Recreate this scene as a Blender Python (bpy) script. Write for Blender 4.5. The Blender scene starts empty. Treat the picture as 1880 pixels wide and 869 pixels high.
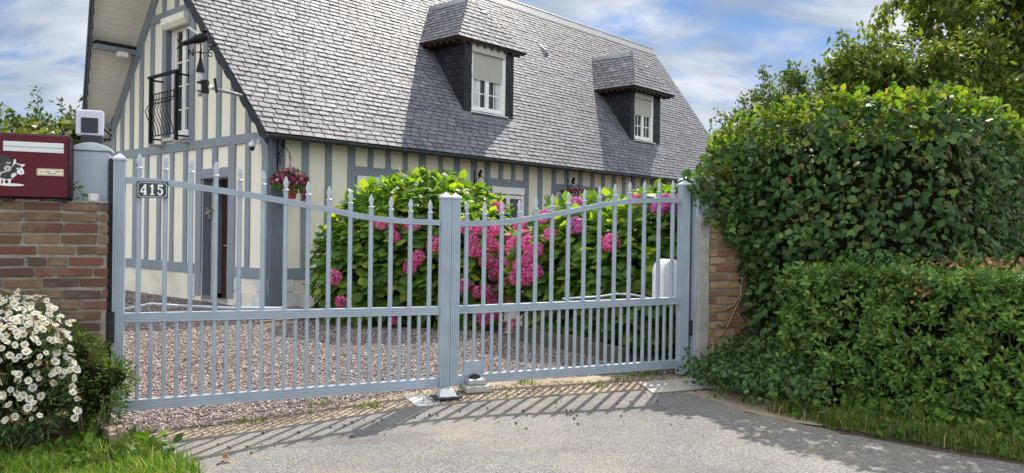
import bpy, math, random
import numpy as np
from mathutils import Vector, Matrix
R = math.radians
random.seed(7); rng = np.random.default_rng(11)
S = bpy.context.scene
C = S.collection

# ------------------------------------------------------------ camera, sky, sun, exposure
cam = bpy.data.objects.new('camera', bpy.data.cameras.new('camera')); C.objects.link(cam)
cam.data.sensor_width = 36.0; cam.data.lens = 27.77; cam.data.clip_start = 0.05; cam.data.clip_end = 2000
cam.matrix_world = Matrix.Translation((0, 0, 1.32)) @ Matrix.Rotation(R(90 - 0.32), 4, 'X') @ Matrix.Rotation(0.0143, 4, 'Z')
S.camera = cam
SUN_AZ, SUN_EL = 19.0, 49.5           # azimuth measured from +Y towards +X
w = bpy.data.worlds.new('World'); S.world = w; w.use_nodes = True
nt = w.node_tree; nt.nodes.clear(); N = nt.nodes.new; LK = nt.links.new
out = N('ShaderNodeOutputWorld'); bg = N('ShaderNodeBackground'); LK(bg.outputs[0], out.inputs[0])
sky = N('ShaderNodeTexSky'); sky.sky_type = 'NISHITA'; sky.sun_disc = False
sky.sun_elevation = R(SUN_EL); sky.sun_rotation = R(SUN_AZ); sky.air_density = 1.0; sky.dust_density = 0.6; sky.ozone_density = 2.0
bg.inputs[1].default_value = 0.15
tc = N('ShaderNodeTexCoord'); sx = N('ShaderNodeSeparateXYZ'); LK(tc.outputs['Generated'], sx.inputs[0])
zz = N('ShaderNodeMath'); zz.operation = 'ADD'; zz.inputs[1].default_value = 0.34; LK(sx.outputs[2], zz.inputs[0])
zm = N('ShaderNodeMath'); zm.operation = 'MAXIMUM'; zm.inputs[1].default_value = 0.05; LK(zz.outputs[0], zm.inputs[0])
dx = N('ShaderNodeMath'); dx.operation = 'DIVIDE'; LK(sx.outputs[0], dx.inputs[0]); LK(zm.outputs[0], dx.inputs[1])
dy = N('ShaderNodeMath'); dy.operation = 'DIVIDE'; LK(sx.outputs[1], dy.inputs[0]); LK(zm.outputs[0], dy.inputs[1])
cb = N('ShaderNodeCombineXYZ'); LK(dx.outputs[0], cb.inputs[0]); LK(dy.outputs[0], cb.inputs[1])
mp = N('ShaderNodeMapping'); mp.inputs['Rotation'].default_value = (0, 0, R(-12)); mp.inputs['Scale'].default_value = (1.0, 1.7, 1); mp.inputs['Location'].default_value = (3.1, 1.7, 0); LK(cb.outputs[0], mp.inputs[0])
n1 = N('ShaderNodeTexNoise'); n1.inputs['Scale'].default_value = 3.4; n1.inputs['Detail'].default_value = 9; n1.inputs['Roughness'].default_value = 0.56; n1.inputs['Distortion'].default_value = 0.6; LK(mp.outputs[0], n1.inputs['Vector'])
cr = N('ShaderNodeValToRGB'); cr.color_ramp.elements[0].position = 0.34; cr.color_ramp.elements[1].position = 0.54
cr.color_ramp.elements[0].color = (0.10, 0.10, 0.10, 1); cr.color_ramp.elements[1].color = (0.95, 0.95, 0.95, 1); LK(n1.outputs['Fac'], cr.inputs[0])
n2 = N('ShaderNodeTexNoise'); n2.inputs['Scale'].default_value = 3.3; n2.inputs['Detail'].default_value = 6; LK(mp.outputs[0], n2.inputs['Vector'])
cc = N('ShaderNodeValToRGB'); cc.color_ramp.elements[0].position = 0.35; cc.color_ramp.elements[1].position = 0.65
cc.color_ramp.elements[0].color = (1.5, 1.85, 2.35, 1); cc.color_ramp.elements[1].color = (3.5, 3.7, 3.95, 1); LK(n2.outputs['Fac'], cc.inputs[0])
tint = N('ShaderNodeMix'); tint.data_type = 'RGBA'; tint.blend_type = 'MULTIPLY'; tint.inputs[0].default_value = 1.0
tint.inputs[7].default_value = (.18, .275, .40, 1); LK(sky.outputs[0], tint.inputs[6])
mx = N('ShaderNodeMix'); mx.data_type = 'RGBA'; LK(cr.outputs[0], mx.inputs[0]); LK(tint.outputs[2], mx.inputs[6]); LK(cc.outputs[0], mx.inputs[7])
# sky overhead and behind the camera is brightened and warmed as added fill light
ez = N('ShaderNodeMapRange'); ez.interpolation_type = 'SMOOTHSTEP'; ez.inputs[1].default_value = .34; ez.inputs[2].default_value = .62; LK(sx.outputs[2], ez.inputs[0])
ey = N('ShaderNodeMapRange'); ey.interpolation_type = 'SMOOTHSTEP'; ey.inputs[1].default_value = .45; ey.inputs[2].default_value = -.25; LK(sx.outputs[1], ey.inputs[0])
em = N('ShaderNodeMath'); em.operation = 'MAXIMUM'; LK(ez.outputs[0], em.inputs[0]); LK(ey.outputs[0], em.inputs[1])
mb_ = N('ShaderNodeMix'); mb_.data_type = 'RGBA'; LK(em.outputs[0], mb_.inputs[0]); LK(mx.outputs[2], mb_.inputs[6])
ov_ = N('ShaderNodeMix'); ov_.data_type = 'RGBA'; ov_.blend_type = 'MULTIPLY'; ov_.inputs[0].default_value = 1; LK(mx.outputs[2], ov_.inputs[6]); ov_.inputs[7].default_value = (1.0, .90, .77, 1)
sc2 = N('ShaderNodeVectorMath'); sc2.operation = 'SCALE'; sc2.inputs[3].default_value = 3.15; LK(ov_.outputs[2], sc2.inputs[0]); LK(sc2.outputs[0], mb_.inputs[7])
LK(mb_.outputs[2], bg.inputs[0])
sd = Vector((math.sin(R(SUN_AZ)) * math.cos(R(SUN_EL)), math.cos(R(SUN_AZ)) * math.cos(R(SUN_EL)), math.sin(R(SUN_EL))))
sun = bpy.data.objects.new('sun', bpy.data.lights.new('sun', 'SUN')); C.objects.link(sun)
sun.data.energy = 4.6; sun.data.angle = R(0.55); sun.data.color = (1.0, 0.93, 0.82); sun.rotation_euler = sd.to_track_quat('Z', 'Y').to_euler()
S.view_settings.view_transform = 'Standard'; S.view_settings.look = 'None'; S.view_settings.gamma = 1; S.view_settings.exposure = 0.75
S.render.resolution_x = 1024; S.render.resolution_y = 473

# ------------------------------------------------------------ materials
class NT:
    def __init__(s, name):
        s.m = bpy.data.materials.new(name); s.m.use_nodes = True; s.t = s.m.node_tree; s.t.nodes.clear()
        s.o = s.n('ShaderNodeOutputMaterial'); s.b = s.n('ShaderNodeBsdfPrincipled'); s.l(s.b.outputs[0], s.o.inputs[0])
        s.tc = s.n('ShaderNodeTexCoord')
    def n(s, k, **kw):
        q = s.t.nodes.new(k)
        for a, b in kw.items(): setattr(q, a, b)
        return q
    def l(s, a, b): s.t.links.new(a, b)
    def map(s, scale=(1, 1, 1), co='Object'):
        q = s.n('ShaderNodeMapping'); q.inputs['Scale'].default_value = scale; s.l(s.tc.outputs[co], q.inputs[0]); return q.outputs[0]
    def noise(s, sc, det=5, rough=.55, scale=None, co='Object', dist=0):
        q = s.n('ShaderNodeTexNoise'); q.inputs['Scale'].default_value = sc; q.inputs['Detail'].default_value = det
        q.inputs['Roughness'].default_value = rough; q.inputs['Distortion'].default_value = dist
        s.l(s.map(scale or (1, 1, 1), co), q.inputs['Vector']); return q.outputs['Fac']
    def voro(s, sc, out='Color', feat='F1', scale=None):
        q = s.n('ShaderNodeTexVoronoi'); q.feature = feat; q.inputs['Scale'].default_value = sc
        s.l(s.map(scale or (1, 1, 1)), q.inputs['Vector']); return q.outputs[out]
    def island(s): return s.n('ShaderNodeNewGeometry').outputs['Random Per Island']
    def ramp(s, f, stops, interp='LINEAR'):
        q = s.n('ShaderNodeValToRGB'); e = q.color_ramp.elements; q.color_ramp.interpolation = interp
        while len(e) < len(stops): e.new(0.5)
        for i, (p, c) in enumerate(stops):
            e[i].position = p; e[i].color = (*c, 1) if len(c) == 3 else c
        s.l(f, q.inputs[0]); return q.outputs[0]
    def mix(s, f, a, b, mode='MIX'):
        q = s.n('ShaderNodeMix'); q.data_type = 'RGBA'; q.blend_type = mode
        if isinstance(f, (int, float)): q.inputs[0].default_value = f
        else: s.l(f, q.inputs[0])
        for i, v in ((6, a), (7, b)):
            if isinstance(v, tuple): q.inputs[i].default_value = (*v, 1)
            else: s.l(v, q.inputs[i])
        return q.outputs[2]
    def col(s, c):
        if isinstance(c, tuple): s.b.inputs['Base Color'].default_value = (*c, 1)
        else: s.l(c, s.b.inputs['Base Color'])
        return s
    def set(s, **k):
        for a, v in k.items():
            i = s.b.inputs[{'rough': 'Roughness', 'metal': 'Metallic', 'spec': 'Specular IOR Level', 'trans': 'Transmission Weight'}[a]]
            if isinstance(v, (int, float)): i.default_value = v
            else: s.l(v, i)
        return s
    def bump(s, h, st=.3, d=.01):
        q = s.n('ShaderNodeBump'); q.inputs['Strength'].default_value = st; q.inputs['Distance'].default_value = d
        s.l(h, q.inputs['Height']); s.l(q.outputs[0], s.b.inputs['Normal']); return s
    def leaf(s, colour, amt=.35, tint=(1.0, 1.0, .55)):
        t = s.n('ShaderNodeBsdfTranslucent'); m = s.n('ShaderNodeMixShader'); m.inputs[0].default_value = amt
        c2 = s.mix(1.0, colour, tint, 'MULTIPLY'); s.l(c2, t.inputs[0])
        s.l(s.b.outputs[0], m.inputs[1]); s.l(t.outputs[0], m.inputs[2]); s.l(m.outputs[0], s.o.inputs[0]); return s

M = {}
def painted(name, base, var=.12, rough=.4, spec=.5, metal=0, sc=6):
    n = NT(name); f = n.noise(sc, 6)
    lo = tuple(c * (1 - var) for c in base); hi = tuple(min(1, c * (1 + var)) for c in base)
    n.col(n.ramp(f, [(.3, lo), (.7, hi)])).set(rough=n.ramp(n.noise(sc * 5, 3), [(.3, (rough * .8,) * 3), (.7, (min(1, rough * 1.25),) * 3)]), spec=spec, metal=metal)
    n.bump(n.noise(90, 3), .06, .003); M[name] = n.m; return n
painted('alu', (.30, .36, .425), .09, .42, .4, .1)
painted('alu_pale', (.40, .455, .515), .07, .45)
painted('white_metal', (.72, .74, .78), .04, .4)
painted('white_pvc', (.74, .75, .74), .04, .42)
painted('grey_pvc', (.40, .40, .37), .06, .55)
painted('black_iron', (.009, .009, .010), .3, .6, .2)
painted('rubber', (.012, .012, .013), .2, .7)
painted('zinc', (.20, .20, .215), .15, .42, .5, .3)
painted('gutter', (.030, .034, .040), .25, .55, .3)
painted('burgundy', (.085, .006, .015), .15, .45, .22, 0, 3)
painted('burgundy_dark', (.02, .003, .006), .2, .5, .25)
painted('silver', (.55, .56, .57), .05, .35, .5, .4)
painted('brass', (.42, .34, .16), .1, .35, .5, .5)
painted('plate_green', (.012, .028, .03), .1, .25)
painted('enamel', (.74, .78, .8), .05, .25)
painted('decal_white', (.72, .70, .70), .05, .5)
painted('decal_black', (.02, .02, .025), .1, .5)
painted('decal_pink', (.5, .3, .28), .1, .5)
painted('lamp_plastic', (.50, .50, .60), .05, .25)
painted('terracotta_pot', (.30, .035, .02), .15, .5)
painted('brown_door', (.045, .016, .008), .2, .45)
painted('steel', (.42, .43, .43), .1, .4, .5, .6, 30)
painted('yellow_paint', (.6, .42, .03), .1, .5)
painted('lead', (.16, .17, .19), .2, .5, .5, .3, 12)

n = NT('plaster'); f = n.noise(2.2, 8, .65, (1, 1, .4)); g = n.noise(60, 4)
n.col(n.mix(n.ramp(g, [(.3, (0, 0, 0)), (.8, (.35, .35, .35))]), n.ramp(f, [(.3, (.74, .71, .60)), (.7, (.81, .78, .67))]), (.62, .59, .49))).set(rough=.9, spec=.2).bump(n.noise(120, 4), .4, .006); M['plaster'] = n.m
n = NT('plinth'); f = n.noise(2.2, 8, .65)
n.col(n.ramp(f, [(.3, (.52, .48, .40)), (.55, (.68, .645, .55)), (.75, (.74, .71, .62))])).set(rough=.9, spec=.2).bump(n.noise(40, 5), .5, .01); M['plinth'] = n.m
n = NT('quoin'); n.col(n.ramp(n.noise(5, 8, .7), [(.3, (.42, .42, .40)), (.6, (.60, .61, .60)), (.8, (.68, .68, .66))])).set(rough=.85).bump(n.noise(30, 5), .7, .012); M['quoin'] = n.m
n = NT('timber_paint'); f = n.noise(7, 8, .65, (3, 3, .35)); g = n.noise(30, 6, .7, (3, 3, .12))
n.col(n.mix(n.ramp(g, [(.55, (0, 0, 0)), (.75, (.5, .5, .5))]), n.ramp(f, [(.3, (.165, .20, .24)), (.7, (.225, .265, .31))]), (.12, .14, .165))).set(rough=.6).bump(g, .5, .006); M['timber_paint'] = n.m
n = NT('timber_old'); f = n.noise(9, 9, .7, (3, 3, .3)); g = n.noise(45, 6, .7, (4, 4, .1))
n.col(n.mix(n.ramp(g, [(.5, (0, 0, 0)), (.7, (.8, .8, .8))]), n.ramp(f, [(.3, (.11, .13, .17)), (.7, (.17, .205, .26))]), (.075, .085, .11))).set(rough=.75).bump(g, .8, .01); M['timber_old'] = n.m
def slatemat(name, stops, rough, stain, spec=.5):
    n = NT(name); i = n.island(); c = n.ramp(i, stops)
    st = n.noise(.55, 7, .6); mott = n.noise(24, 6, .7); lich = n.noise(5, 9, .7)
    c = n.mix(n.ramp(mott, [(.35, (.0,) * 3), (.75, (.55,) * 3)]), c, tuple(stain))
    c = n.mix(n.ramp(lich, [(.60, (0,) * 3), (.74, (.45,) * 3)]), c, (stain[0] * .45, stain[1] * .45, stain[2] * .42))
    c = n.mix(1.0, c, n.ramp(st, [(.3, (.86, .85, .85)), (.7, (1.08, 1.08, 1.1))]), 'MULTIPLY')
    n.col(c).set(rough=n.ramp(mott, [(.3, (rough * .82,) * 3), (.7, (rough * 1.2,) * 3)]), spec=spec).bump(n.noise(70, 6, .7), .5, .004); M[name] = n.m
slatemat('slate', [(0, (.100, .103, .122)), (.3, (.128, .131, .153)), (.7, (.152, .155, .178)), (1, (.19, .192, .216))], .62, (.125, .126, .144), .25)
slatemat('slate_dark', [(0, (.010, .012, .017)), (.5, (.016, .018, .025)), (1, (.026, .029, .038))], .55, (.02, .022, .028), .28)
n = NT('slate_gap'); n.col((.012, .012, .014)).set(rough=.9); M['slate_gap'] = n.m
n = NT('soffit'); n.col(n.ramp(n.noise(3, 6), [(.3, (.74, .72, .64)), (.7, (.80, .78, .70))])).set(rough=.55); M['soffit'] = n.m
n = NT('weatherboard'); n.col(n.ramp(n.noise(6, 8, .6, (1, 1, 6)), [(.3, (.15, .14, .13)), (.7, (.24, .225, .21))])).set(rough=.8); M['weatherboard'] = n.m
n = NT('glass'); n.col((.015, .018, .02)).set(rough=.06, spec=.45); M['glass'] = n.m
n = NT('clear_plastic'); n.col((.75, .76, .78)).set(rough=.1, trans=.6); M['clear_plastic'] = n.m
n = NT('curtain'); n.col(n.ramp(n.noise(30, 2, .5, (1, 1, .05)), [(.35, (.35, .37, .42)), (.65, (.62, .65, .7))])).set(rough=.9); M['curtain'] = n.m
n = NT('mortar'); n.col(n.ramp(n.noise(22, 7, .7), [(.3, (.19, .17, .14)), (.6, (.31, .28, .235)), (.8, (.42, .39, .34))])).set(rough=.95).bump(n.noise(60, 6, .7), .9, .012); M['mortar'] = n.m
def brickmat(name, stops):
    n = NT(name); c = n.ramp(n.island(), stops); f = n.noise(18, 8, .7); g = n.noise(4, 6, .6)
    c = n.mix(n.ramp(f, [(.42, (0,) * 3), (.75, (.6,) * 3)]), c, (.10, .075, .055)); c = n.mix(n.ramp(g, [(.55, (0,) * 3), (.75, (.5,) * 3)]), c, (.30, .26, .20))
    n.col(c).set(rough=.9, spec=.25).bump(n.noise(55, 7, .75), .9, .012); M[name] = n.m
brickmat('brick_red', [(0, (.14, .085, .05)), (.25, (.185, .12, .07)), (.52, (.22, .145, .085)), (.60, (.16, .065, .048)), (.78, (.19, .08, .058)), (.88, (.12, .06, .048)), (1, (.085, .062, .05))])
brickmat('brick_ochre', [(0, (.36, .22, .11)), (.35, (.46, .31, .165)), (.6, (.40, .28, .16)), (.75, (.30, .125, .07)), (.88, (.34, .22, .11)), (1, (.22, .12, .07))])
n = NT('concrete'); n.col(n.ramp(n.noise(7, 9, .7), [(.3, (.24, .235, .22)), (.6, (.38, .37, .345)), (.8, (.46, .45, .42))])).set(rough=.9).bump(n.noise(50, 7, .7), .6, .01); M['concrete'] = n.m
n = NT('old_wood'); n.col(n.ramp(n.noise(12, 8, .7, (1, 1, 1)), [(.3, (.12, .09, .06)), (.7, (.32, .26, .18))])).set(rough=.9).bump(n.noise(60, 6), .6, .008); M['old_wood'] = n.m
n = NT('bark'); n.col(n.ramp(n.noise(10, 8, .7), [(.3, (.05, .04, .03)), (.7, (.13, .11, .085))])).set(rough=.95).bump(n.noise(40, 6), .8, .02); M['bark'] = n.m
n = NT('vine_stem'); n.col(n.ramp(n.noise(10, 6, .7), [(.3, (.20, .14, .09)), (.7, (.36, .28, .19))])).set(rough=.9); M['vine_stem'] = n.m

# ground surfaces
n = NT('asphalt'); v = n.voro(150); g = n.n('ShaderNodeRGBToBW'); n.l(v, g.inputs[0])
c = n.ramp(g.outputs[0], [(.15, (.065, .065, .067)), (.38, (.118, .118, .119)), (.6, (.165, .164, .161)), (.8, (.23, .224, .212)), (.95, (.34, .325, .295))])
d = n.noise(1.3, 8, .62); c = n.mix(n.ramp(d, [(.46, (0,) * 3), (.72, (.42,) * 3)]), c, (.27, .225, .165)); c = n.mix(n.ramp(n.noise(.55, 9, .7, (1, 2.4, 1)), [(.52, (0,) * 3), (.64, (.5,) * 3)]), c, (.085, .084, .084))
c = n.mix(1.0, c, n.ramp(n.noise(.7, 6, .6), [(.3, (.82, .82, .84)), (.7, (1.12, 1.11, 1.1))]), 'MULTIPLY')
n.col(c).set(rough=.85, spec=.3).bump(n.voro(150, 'Distance'), .7, .005); M['asphalt'] = n.m
n = NT('sand'); v = n.noise(140, 5, .8); c = n.ramp(v, [(.3, (.21, .165, .115)), (.55, (.36, .30, .215)), (.75, (.50, .43, .33))])
c = n.mix(n.ramp(n.noise(2.2, 7, .6), [(.42, (0,) * 3), (.68, (.75,) * 3)]), c, (.17, .125, .095))
n.col(c).set(rough=.95, spec=.15).bump(v, .6, .008); M['sand'] = n.m
n = NT('gravel'); v = n.voro(55); g = n.n('ShaderNodeRGBToBW'); n.l(v, g.inputs[0])
c = n.ramp(g.outputs[0], [(.15, (.085, .06, .06)), (.4, (.17, .125, .125)), (.6, (.25, .19, .185)), (.75, (.33, .26, .235)), (.9, (.5, .46, .42))])
n.col(c).set(rough=.85, spec=.3).bump(n.voro(55, 'Distance'), 1.0, .02); M['gravel'] = n.m
n = NT('stone'); n.col(n.ramp(n.island(), [(0, (.085, .064, .066)), (.25, (.15, .115, .115)), (.5, (.215, .17, .167)), (.7, (.28, .23, .215)), (.83, (.34, .29, .24)), (.92, (.47, .44, .40)), (1, (.62, .60, .57))])).set(rough=.8, spec=.3); M['stone'] = n.m
n = NT('soil'); n.col(n.ramp(n.noise(30, 8, .7), [(.3, (.05, .035, .025)), (.7, (.14, .105, .075))])).set(rough=.95).bump(n.noise(40, 7, .7), 1, .03); M['soil'] = n.m
n = NT('field'); n.col(n.ramp(n.noise(4, 8, .7), [(.3, (.035, .055, .015)), (.7, (.08, .11, .03))])).set(rough=.95).bump(n.noise(40, 6, .7), 1, .03); M['field'] = n.m

# foliage
def leafmat(name, stops, amt=.35, rough=.42, spec=.45, tint=(1.1, 1.15, .45), sc=None):
    n = NT(name); c = n.ramp(n.island(), stops)
    c = n.mix(1.0, c, n.ramp(n.noise(3.2, 5, .6), [(.3, (.68, .72, .78)), (.7, (1.26, 1.20, 1.02))]), 'MULTIPLY')
    n.col(c).set(rough=rough, spec=spec).leaf(c, amt, tint); M[name] = n.m
n = NT('hedge_inner_shade'); n.col(n.ramp(n.noise(35, 9, .8), [(.35, (.012, .014, .008)), (.6, (.035, .034, .018)), (.8, (.075, .06, .035))])).set(rough=1, spec=.05).bump(n.noise(25, 8, .8), 1, .05); M['hedge_inner_shade'] = n.m  # twig and dead-leaf tone with the inner shade painted in
leafmat('hydrangea_leaf', [(0, (.055, .125, .028)), (.45, (.10, .205, .038)), (.8, (.16, .285, .045)), (.95, (.27, .36, .05)), (.99, (.30, .34, .06)), (1, (.20, .11, .03))], .5, .5, .3, (1.65, 1.55, .4))
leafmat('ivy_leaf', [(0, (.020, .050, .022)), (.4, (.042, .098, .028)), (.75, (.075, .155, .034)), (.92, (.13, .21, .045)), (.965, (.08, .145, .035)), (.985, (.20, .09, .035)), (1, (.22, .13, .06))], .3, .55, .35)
leafmat('ivy_leaf_sunlit', [(0, (.06, .13, .02)), (.5, (.115, .21, .03)), (.9, (.19, .28, .04)), (1, (.30, .26, .08))], .5, .7, .2, (1.4, 1.3, .4))  # paler ivy leaf: sunlight on the hedge top put into the colour
leafmat('privet_leaf', [(0, (.06, .135, .035)), (.45, (.115, .225, .05)), (.82, (.18, .32, .065)), (.97, (.28, .40, .08)), (1, (.38, .30, .10))], .42, .5, .4)
leafmat('tree_leaf', [(0, (.055, .095, .018)), (.5, (.105, .16, .028)), (.85, (.17, .225, .035)), (1, (.26, .25, .045))], .48, .55, .3)
leafmat('shrub_leaf', [(0, (.05, .085, .03)), (.6, (.09, .14, .045)), (1, (.15, .20, .06))], .4, .75, .2)
leafmat('far_leaf', [(0, (.035, .06, .018)), (.6, (.07, .11, .028)), (1, (.13, .17, .035))], .3, .5)
leafmat('ground_ivy_leaf', [(0, (.03, .07, .025)), (.5, (.055, .125, .035)), (.9, (.10, .19, .045)), (1, (.2, .26, .07))], .35, .5, .4)
leafmat('verge_blade', [(0, (.045, .10, .018)), (.5, (.08, .155, .025)), (.8, (.13, .20, .04)), (.9, (.26, .24, .10)), (1, (.40, .34, .20))], .4, .7, .2)
leafmat('box_leaf', [(0, (.045, .10, .018)), (.6, (.09, .17, .026)), (1, (.15, .24, .035))], .4, .65, .2)
leafmat('daisy_leaf', [(0, (.06, .11, .055)), (.6, (.10, .17, .08)), (.94, (.16, .23, .10)), (1, (.34, .24, .10))], .4, .7, .2)
leafmat('grass_blade', [(0, (.07, .15, .018)), (.45, (.12, .24, .025)), (.78, (.18, .31, .04)), (.9, (.33, .32, .11)), (1, (.48, .42, .24))], .45, .7, .2)
leafmat('sprout_leaf', [(0, (.09, .15, .02)), (.6, (.16, .23, .03)), (.9, (.28, .26, .05)), (1, (.30, .13, .04))], .45, .4)
leafmat('petal_pink', [(0, (.60, .07, .27)), (.5, (.74, .14, .38)), (1, (.86, .36, .56))], .3, .75, .15, (1, .7, 1))
leafmat('petal_purple', [(0, (.42, .06, .30)), (.5, (.56, .12, .42)), (1, (.68, .25, .56))], .3, .6, .3, (1, .6, 1))
leafmat('petal_violet', [(0, (.16, .03, .28)), (.5, (.25, .06, .40)), (1, (.36, .13, .5))], .3, .6, .3, (1, .6, 1))
leafmat('petal_white', [(0, (.74, .75, .72)), (1, (.86, .86, .84))], .3, .6, .3, (1, 1, 1))
leafmat('petal_dark', [(0, (.06, .006, .05)), (.4, (.13, .01, .08)), (.7, (.30, .02, .09)), (.9, (.6, .14, .22)), (1, (.75, .7, .7))], .25, .6, .3, (1, .6, .9))
n = NT('faded_bloom'); n.col(n.ramp(n.island(), [(0, (.20, .10, .04)), (1, (.36, .22, .10))])).set(rough=.9); M['faded_bloom'] = n.m
n = NT('daisy_eye'); n.col(n.ramp(n.noise(300), [(.3, (.50, .25, .02)), (.7, (.72, .45, .05))])).set(rough=.8); M['daisy_eye'] = n.m

# ------------------------------------------------------------ mesh helpers
class MB:
    def __init__(s): s.v = []; s.f = []; s.edge = []
    def add(s, vs, fs):
        o = len(s.v); s.v += [tuple(v) for v in vs]; s.f += [tuple(i + o for i in q) for q in fs]; return s
    def box(s, a, b, T=None):
        x0, y0, z0 = a; x1, y1, z1 = b
        vs = [Vector(p) for p in ((x0, y0, z0), (x1, y0, z0), (x1, y1, z0), (x0, y1, z0), (x0, y0, z1), (x1, y0, z1), (x1, y1, z1), (x0, y1, z1))]
        if T is not None: vs = [T @ v for v in vs]
        return s.add(vs, [(3, 2, 1, 0), (4, 5, 6, 7), (0, 1, 5, 4), (1, 2, 6, 5), (2, 3, 7, 6), (3, 0, 4, 7)])
    def prism(s, poly, O, U, V, N_, t):           # polygon (u,v) extruded by t along N_
        O, U, V, N_ = map(Vector, (O, U, V, N_)); k = len(poly)
        a = [O + U * p[0] + V * p[1] for p in poly]; b = [p + N_ * t for p in a]
        if U.cross(V).dot(N_) * t < 0: a, b = b, a
        return s.add(a + b, [tuple(range(k - 1, -1, -1)), tuple(range(k, 2 * k))] + [(i, (i + 1) % k, k + (i + 1) % k, k + i) for i in range(k)])
    def tube(s, pts, r, k=8, cap=True):
        pts = [Vector(p) for p in pts]; rr = r if isinstance(r, (list, tuple)) else [r] * len(pts); rings = []; up = None
        for i, p in enumerate(pts):
            d = (pts[min(i + 1, len(pts) - 1)] - pts[max(i - 1, 0)]).normalized()
            if up is None: up = Vector((0, 0, 1)) if abs(d.z) < .9 else Vector((1, 0, 0))
            a = d.cross(up).normalized(); b = d.cross(a).normalized(); up = -b if False else up
            rings.append([p + (a * math.cos(2 * math.pi * j / k) + b * math.sin(2 * math.pi * j / k)) * rr[i] for j in range(k)])
        vs = [q for g in rings for q in g]; fs = []
        for i in range(len(pts) - 1):
            for j in range(k): fs.append((i * k + j, i * k + (j + 1) % k, (i + 1) * k + (j + 1) % k, (i + 1) * k + j))
        if cap: fs += [tuple(range(k - 1, -1, -1)), tuple((len(pts) - 1) * k + j for j in range(k))]
        return s.add(vs, fs)
    def lathe(s, prof, c=(0, 0, 0), k=16, sx=1, sy=1):
        c = Vector(c); vs = []; fs = []
        for r, z in prof:
            for j in range(k): vs.append(c + Vector((r * sx * math.cos(2 * math.pi * j / k), r * sy * math.sin(2 * math.pi * j / k), z)))
        for i in range(len(prof) - 1):
            for j in range(k): fs.append((i * k + j, i * k + (j + 1) % k, (i + 1) * k + (j + 1) % k, (i + 1) * k + j))
        fs += [tuple(range(k - 1, -1, -1)), tuple((len(prof) - 1) * k + j for j in range(k))]
        return s.add(vs, fs)
    def sweep(s, prof, frames):                   # frames: (origin, A, B)
        k = len(prof); vs = []; fs = []
        for O, A, B in frames:
            O, A, B = Vector(O), Vector(A), Vector(B)
            vs += [O + A * p[0] + B * p[1] for p in prof]
        for i in range(len(frames) - 1):
            for j in range(k): fs.append((i * k + j, i * k + (j + 1) % k, (i + 1) * k + (j + 1) % k, (i + 1) * k + j))
        fs += [tuple(range(k - 1, -1, -1)), tuple((len(frames) - 1) * k + j for j in range(k))]
        return s.add(vs, fs)
    def build(s, name, mat, parent=None, bevel=0, smooth=False, loc=None, rz=None):
        me = bpy.data.meshes.new(name); me.from_pydata(s.v, [], s.f); me.materials.append(M[mat])
        if s.edge: me.materials.append(M[s.edgemat]); mi_ = [0] * len(s.f)
        for i in s.edge: mi_[i] = 1
        if s.edge: me.polygons.foreach_set('material_index', mi_)
        me.validate()
        import bmesh
        bm = bmesh.new(); bm.from_mesh(me); bmesh.ops.recalc_face_normals(bm, faces=bm.faces); bm.to_mesh(me); bm.free()
        if smooth: me.polygons.foreach_set('use_smooth', [True] * len(me.polygons))
        o = bpy.data.objects.new(name, me); C.objects.link(o); o.parent = parent
        if loc: o.location = loc
        if rz: o.rotation_euler = (0, 0, rz)
        if bevel:
            b = o.modifiers.new('bevel', 'BEVEL'); b.width = bevel; b.segments = 2; b.limit_method = 'ANGLE'
        return o
def thing(name, label, cat, loc=(0, 0, 0), rz=0, group=None):
    o = bpy.data.objects.new(name, None); C.objects.link(o); o.location = loc; o.rotation_euler = (0, 0, rz); o.empty_display_size = .1
    return tag(o, label, cat, group)
def tag(o, label=None, cat=None, group=None, kind=None):
    for k_, v in (('label', label), ('category', cat), ('group', group), ('kind', kind)):
        if v: o[k_] = v
    return o
def npmesh(name, V, F, mat, parent=None, link=True):      # F: (n,k) faces of equal size
    me = bpy.data.meshes.new(name); n_, k = F.shape
    me.vertices.add(len(V)); me.vertices.foreach_set('co', V.astype(np.float32).ravel())
    me.loops.add(n_ * k); me.loops.foreach_set('vertex_index', F.astype(np.int32).ravel())
    me.polygons.add(n_); me.polygons.foreach_set('loop_start', np.arange(0, n_ * k, k, dtype=np.int32))
    me.update(calc_edges=True); me.materials.append(M[mat])
    if not link: return me
    o = bpy.data.objects.new(name, me); C.objects.link(o); o.parent = parent; return o
def unit(a): return a / np.maximum(np.linalg.norm(a, axis=-1, keepdims=True), 1e-9)
T_OVAL = (np.array([(0, 0, 0), (0, .33, .03), (0, .68, .02), (0, 1, -.08), (-.30, .26, -.05), (-.33, .60, -.07), (.30, .26, -.05), (.33, .60, -.07)]),
          np.array([(0, 1, 4), (1, 5, 4), (1, 2, 5), (2, 3, 5), (0, 6, 1), (1, 6, 7), (1, 7, 2), (2, 7, 3)]))
T_BROAD = (T_OVAL[0] * np.array([1.3, 1, 1]), T_OVAL[1])
T_IVY = (np.array([(0, 0, 0), (-.30, -.05, -.02), (-.55, .28, -.08), (-.24, .42, 0), (0, .95, -.06), (.24, .42, 0), (.55, .28, -.08), (.30, -.05, -.02), (0, .35, .04)]),
         np.array([(8, 0, 1), (8, 1, 2), (8, 2, 3), (8, 3, 4), (8, 4, 5), (8, 5, 6), (8, 6, 7), (8, 7, 0)]))
T_SMALL = (np.array([(0, 0, 0), (-.24, .42, -.05), (0, 1, -.06), (.24, .42, -.05), (0, .42, .03)]), np.array([(0, 4, 1), (1, 4, 2), (0, 3, 4), (4, 3, 2)]))
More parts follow.
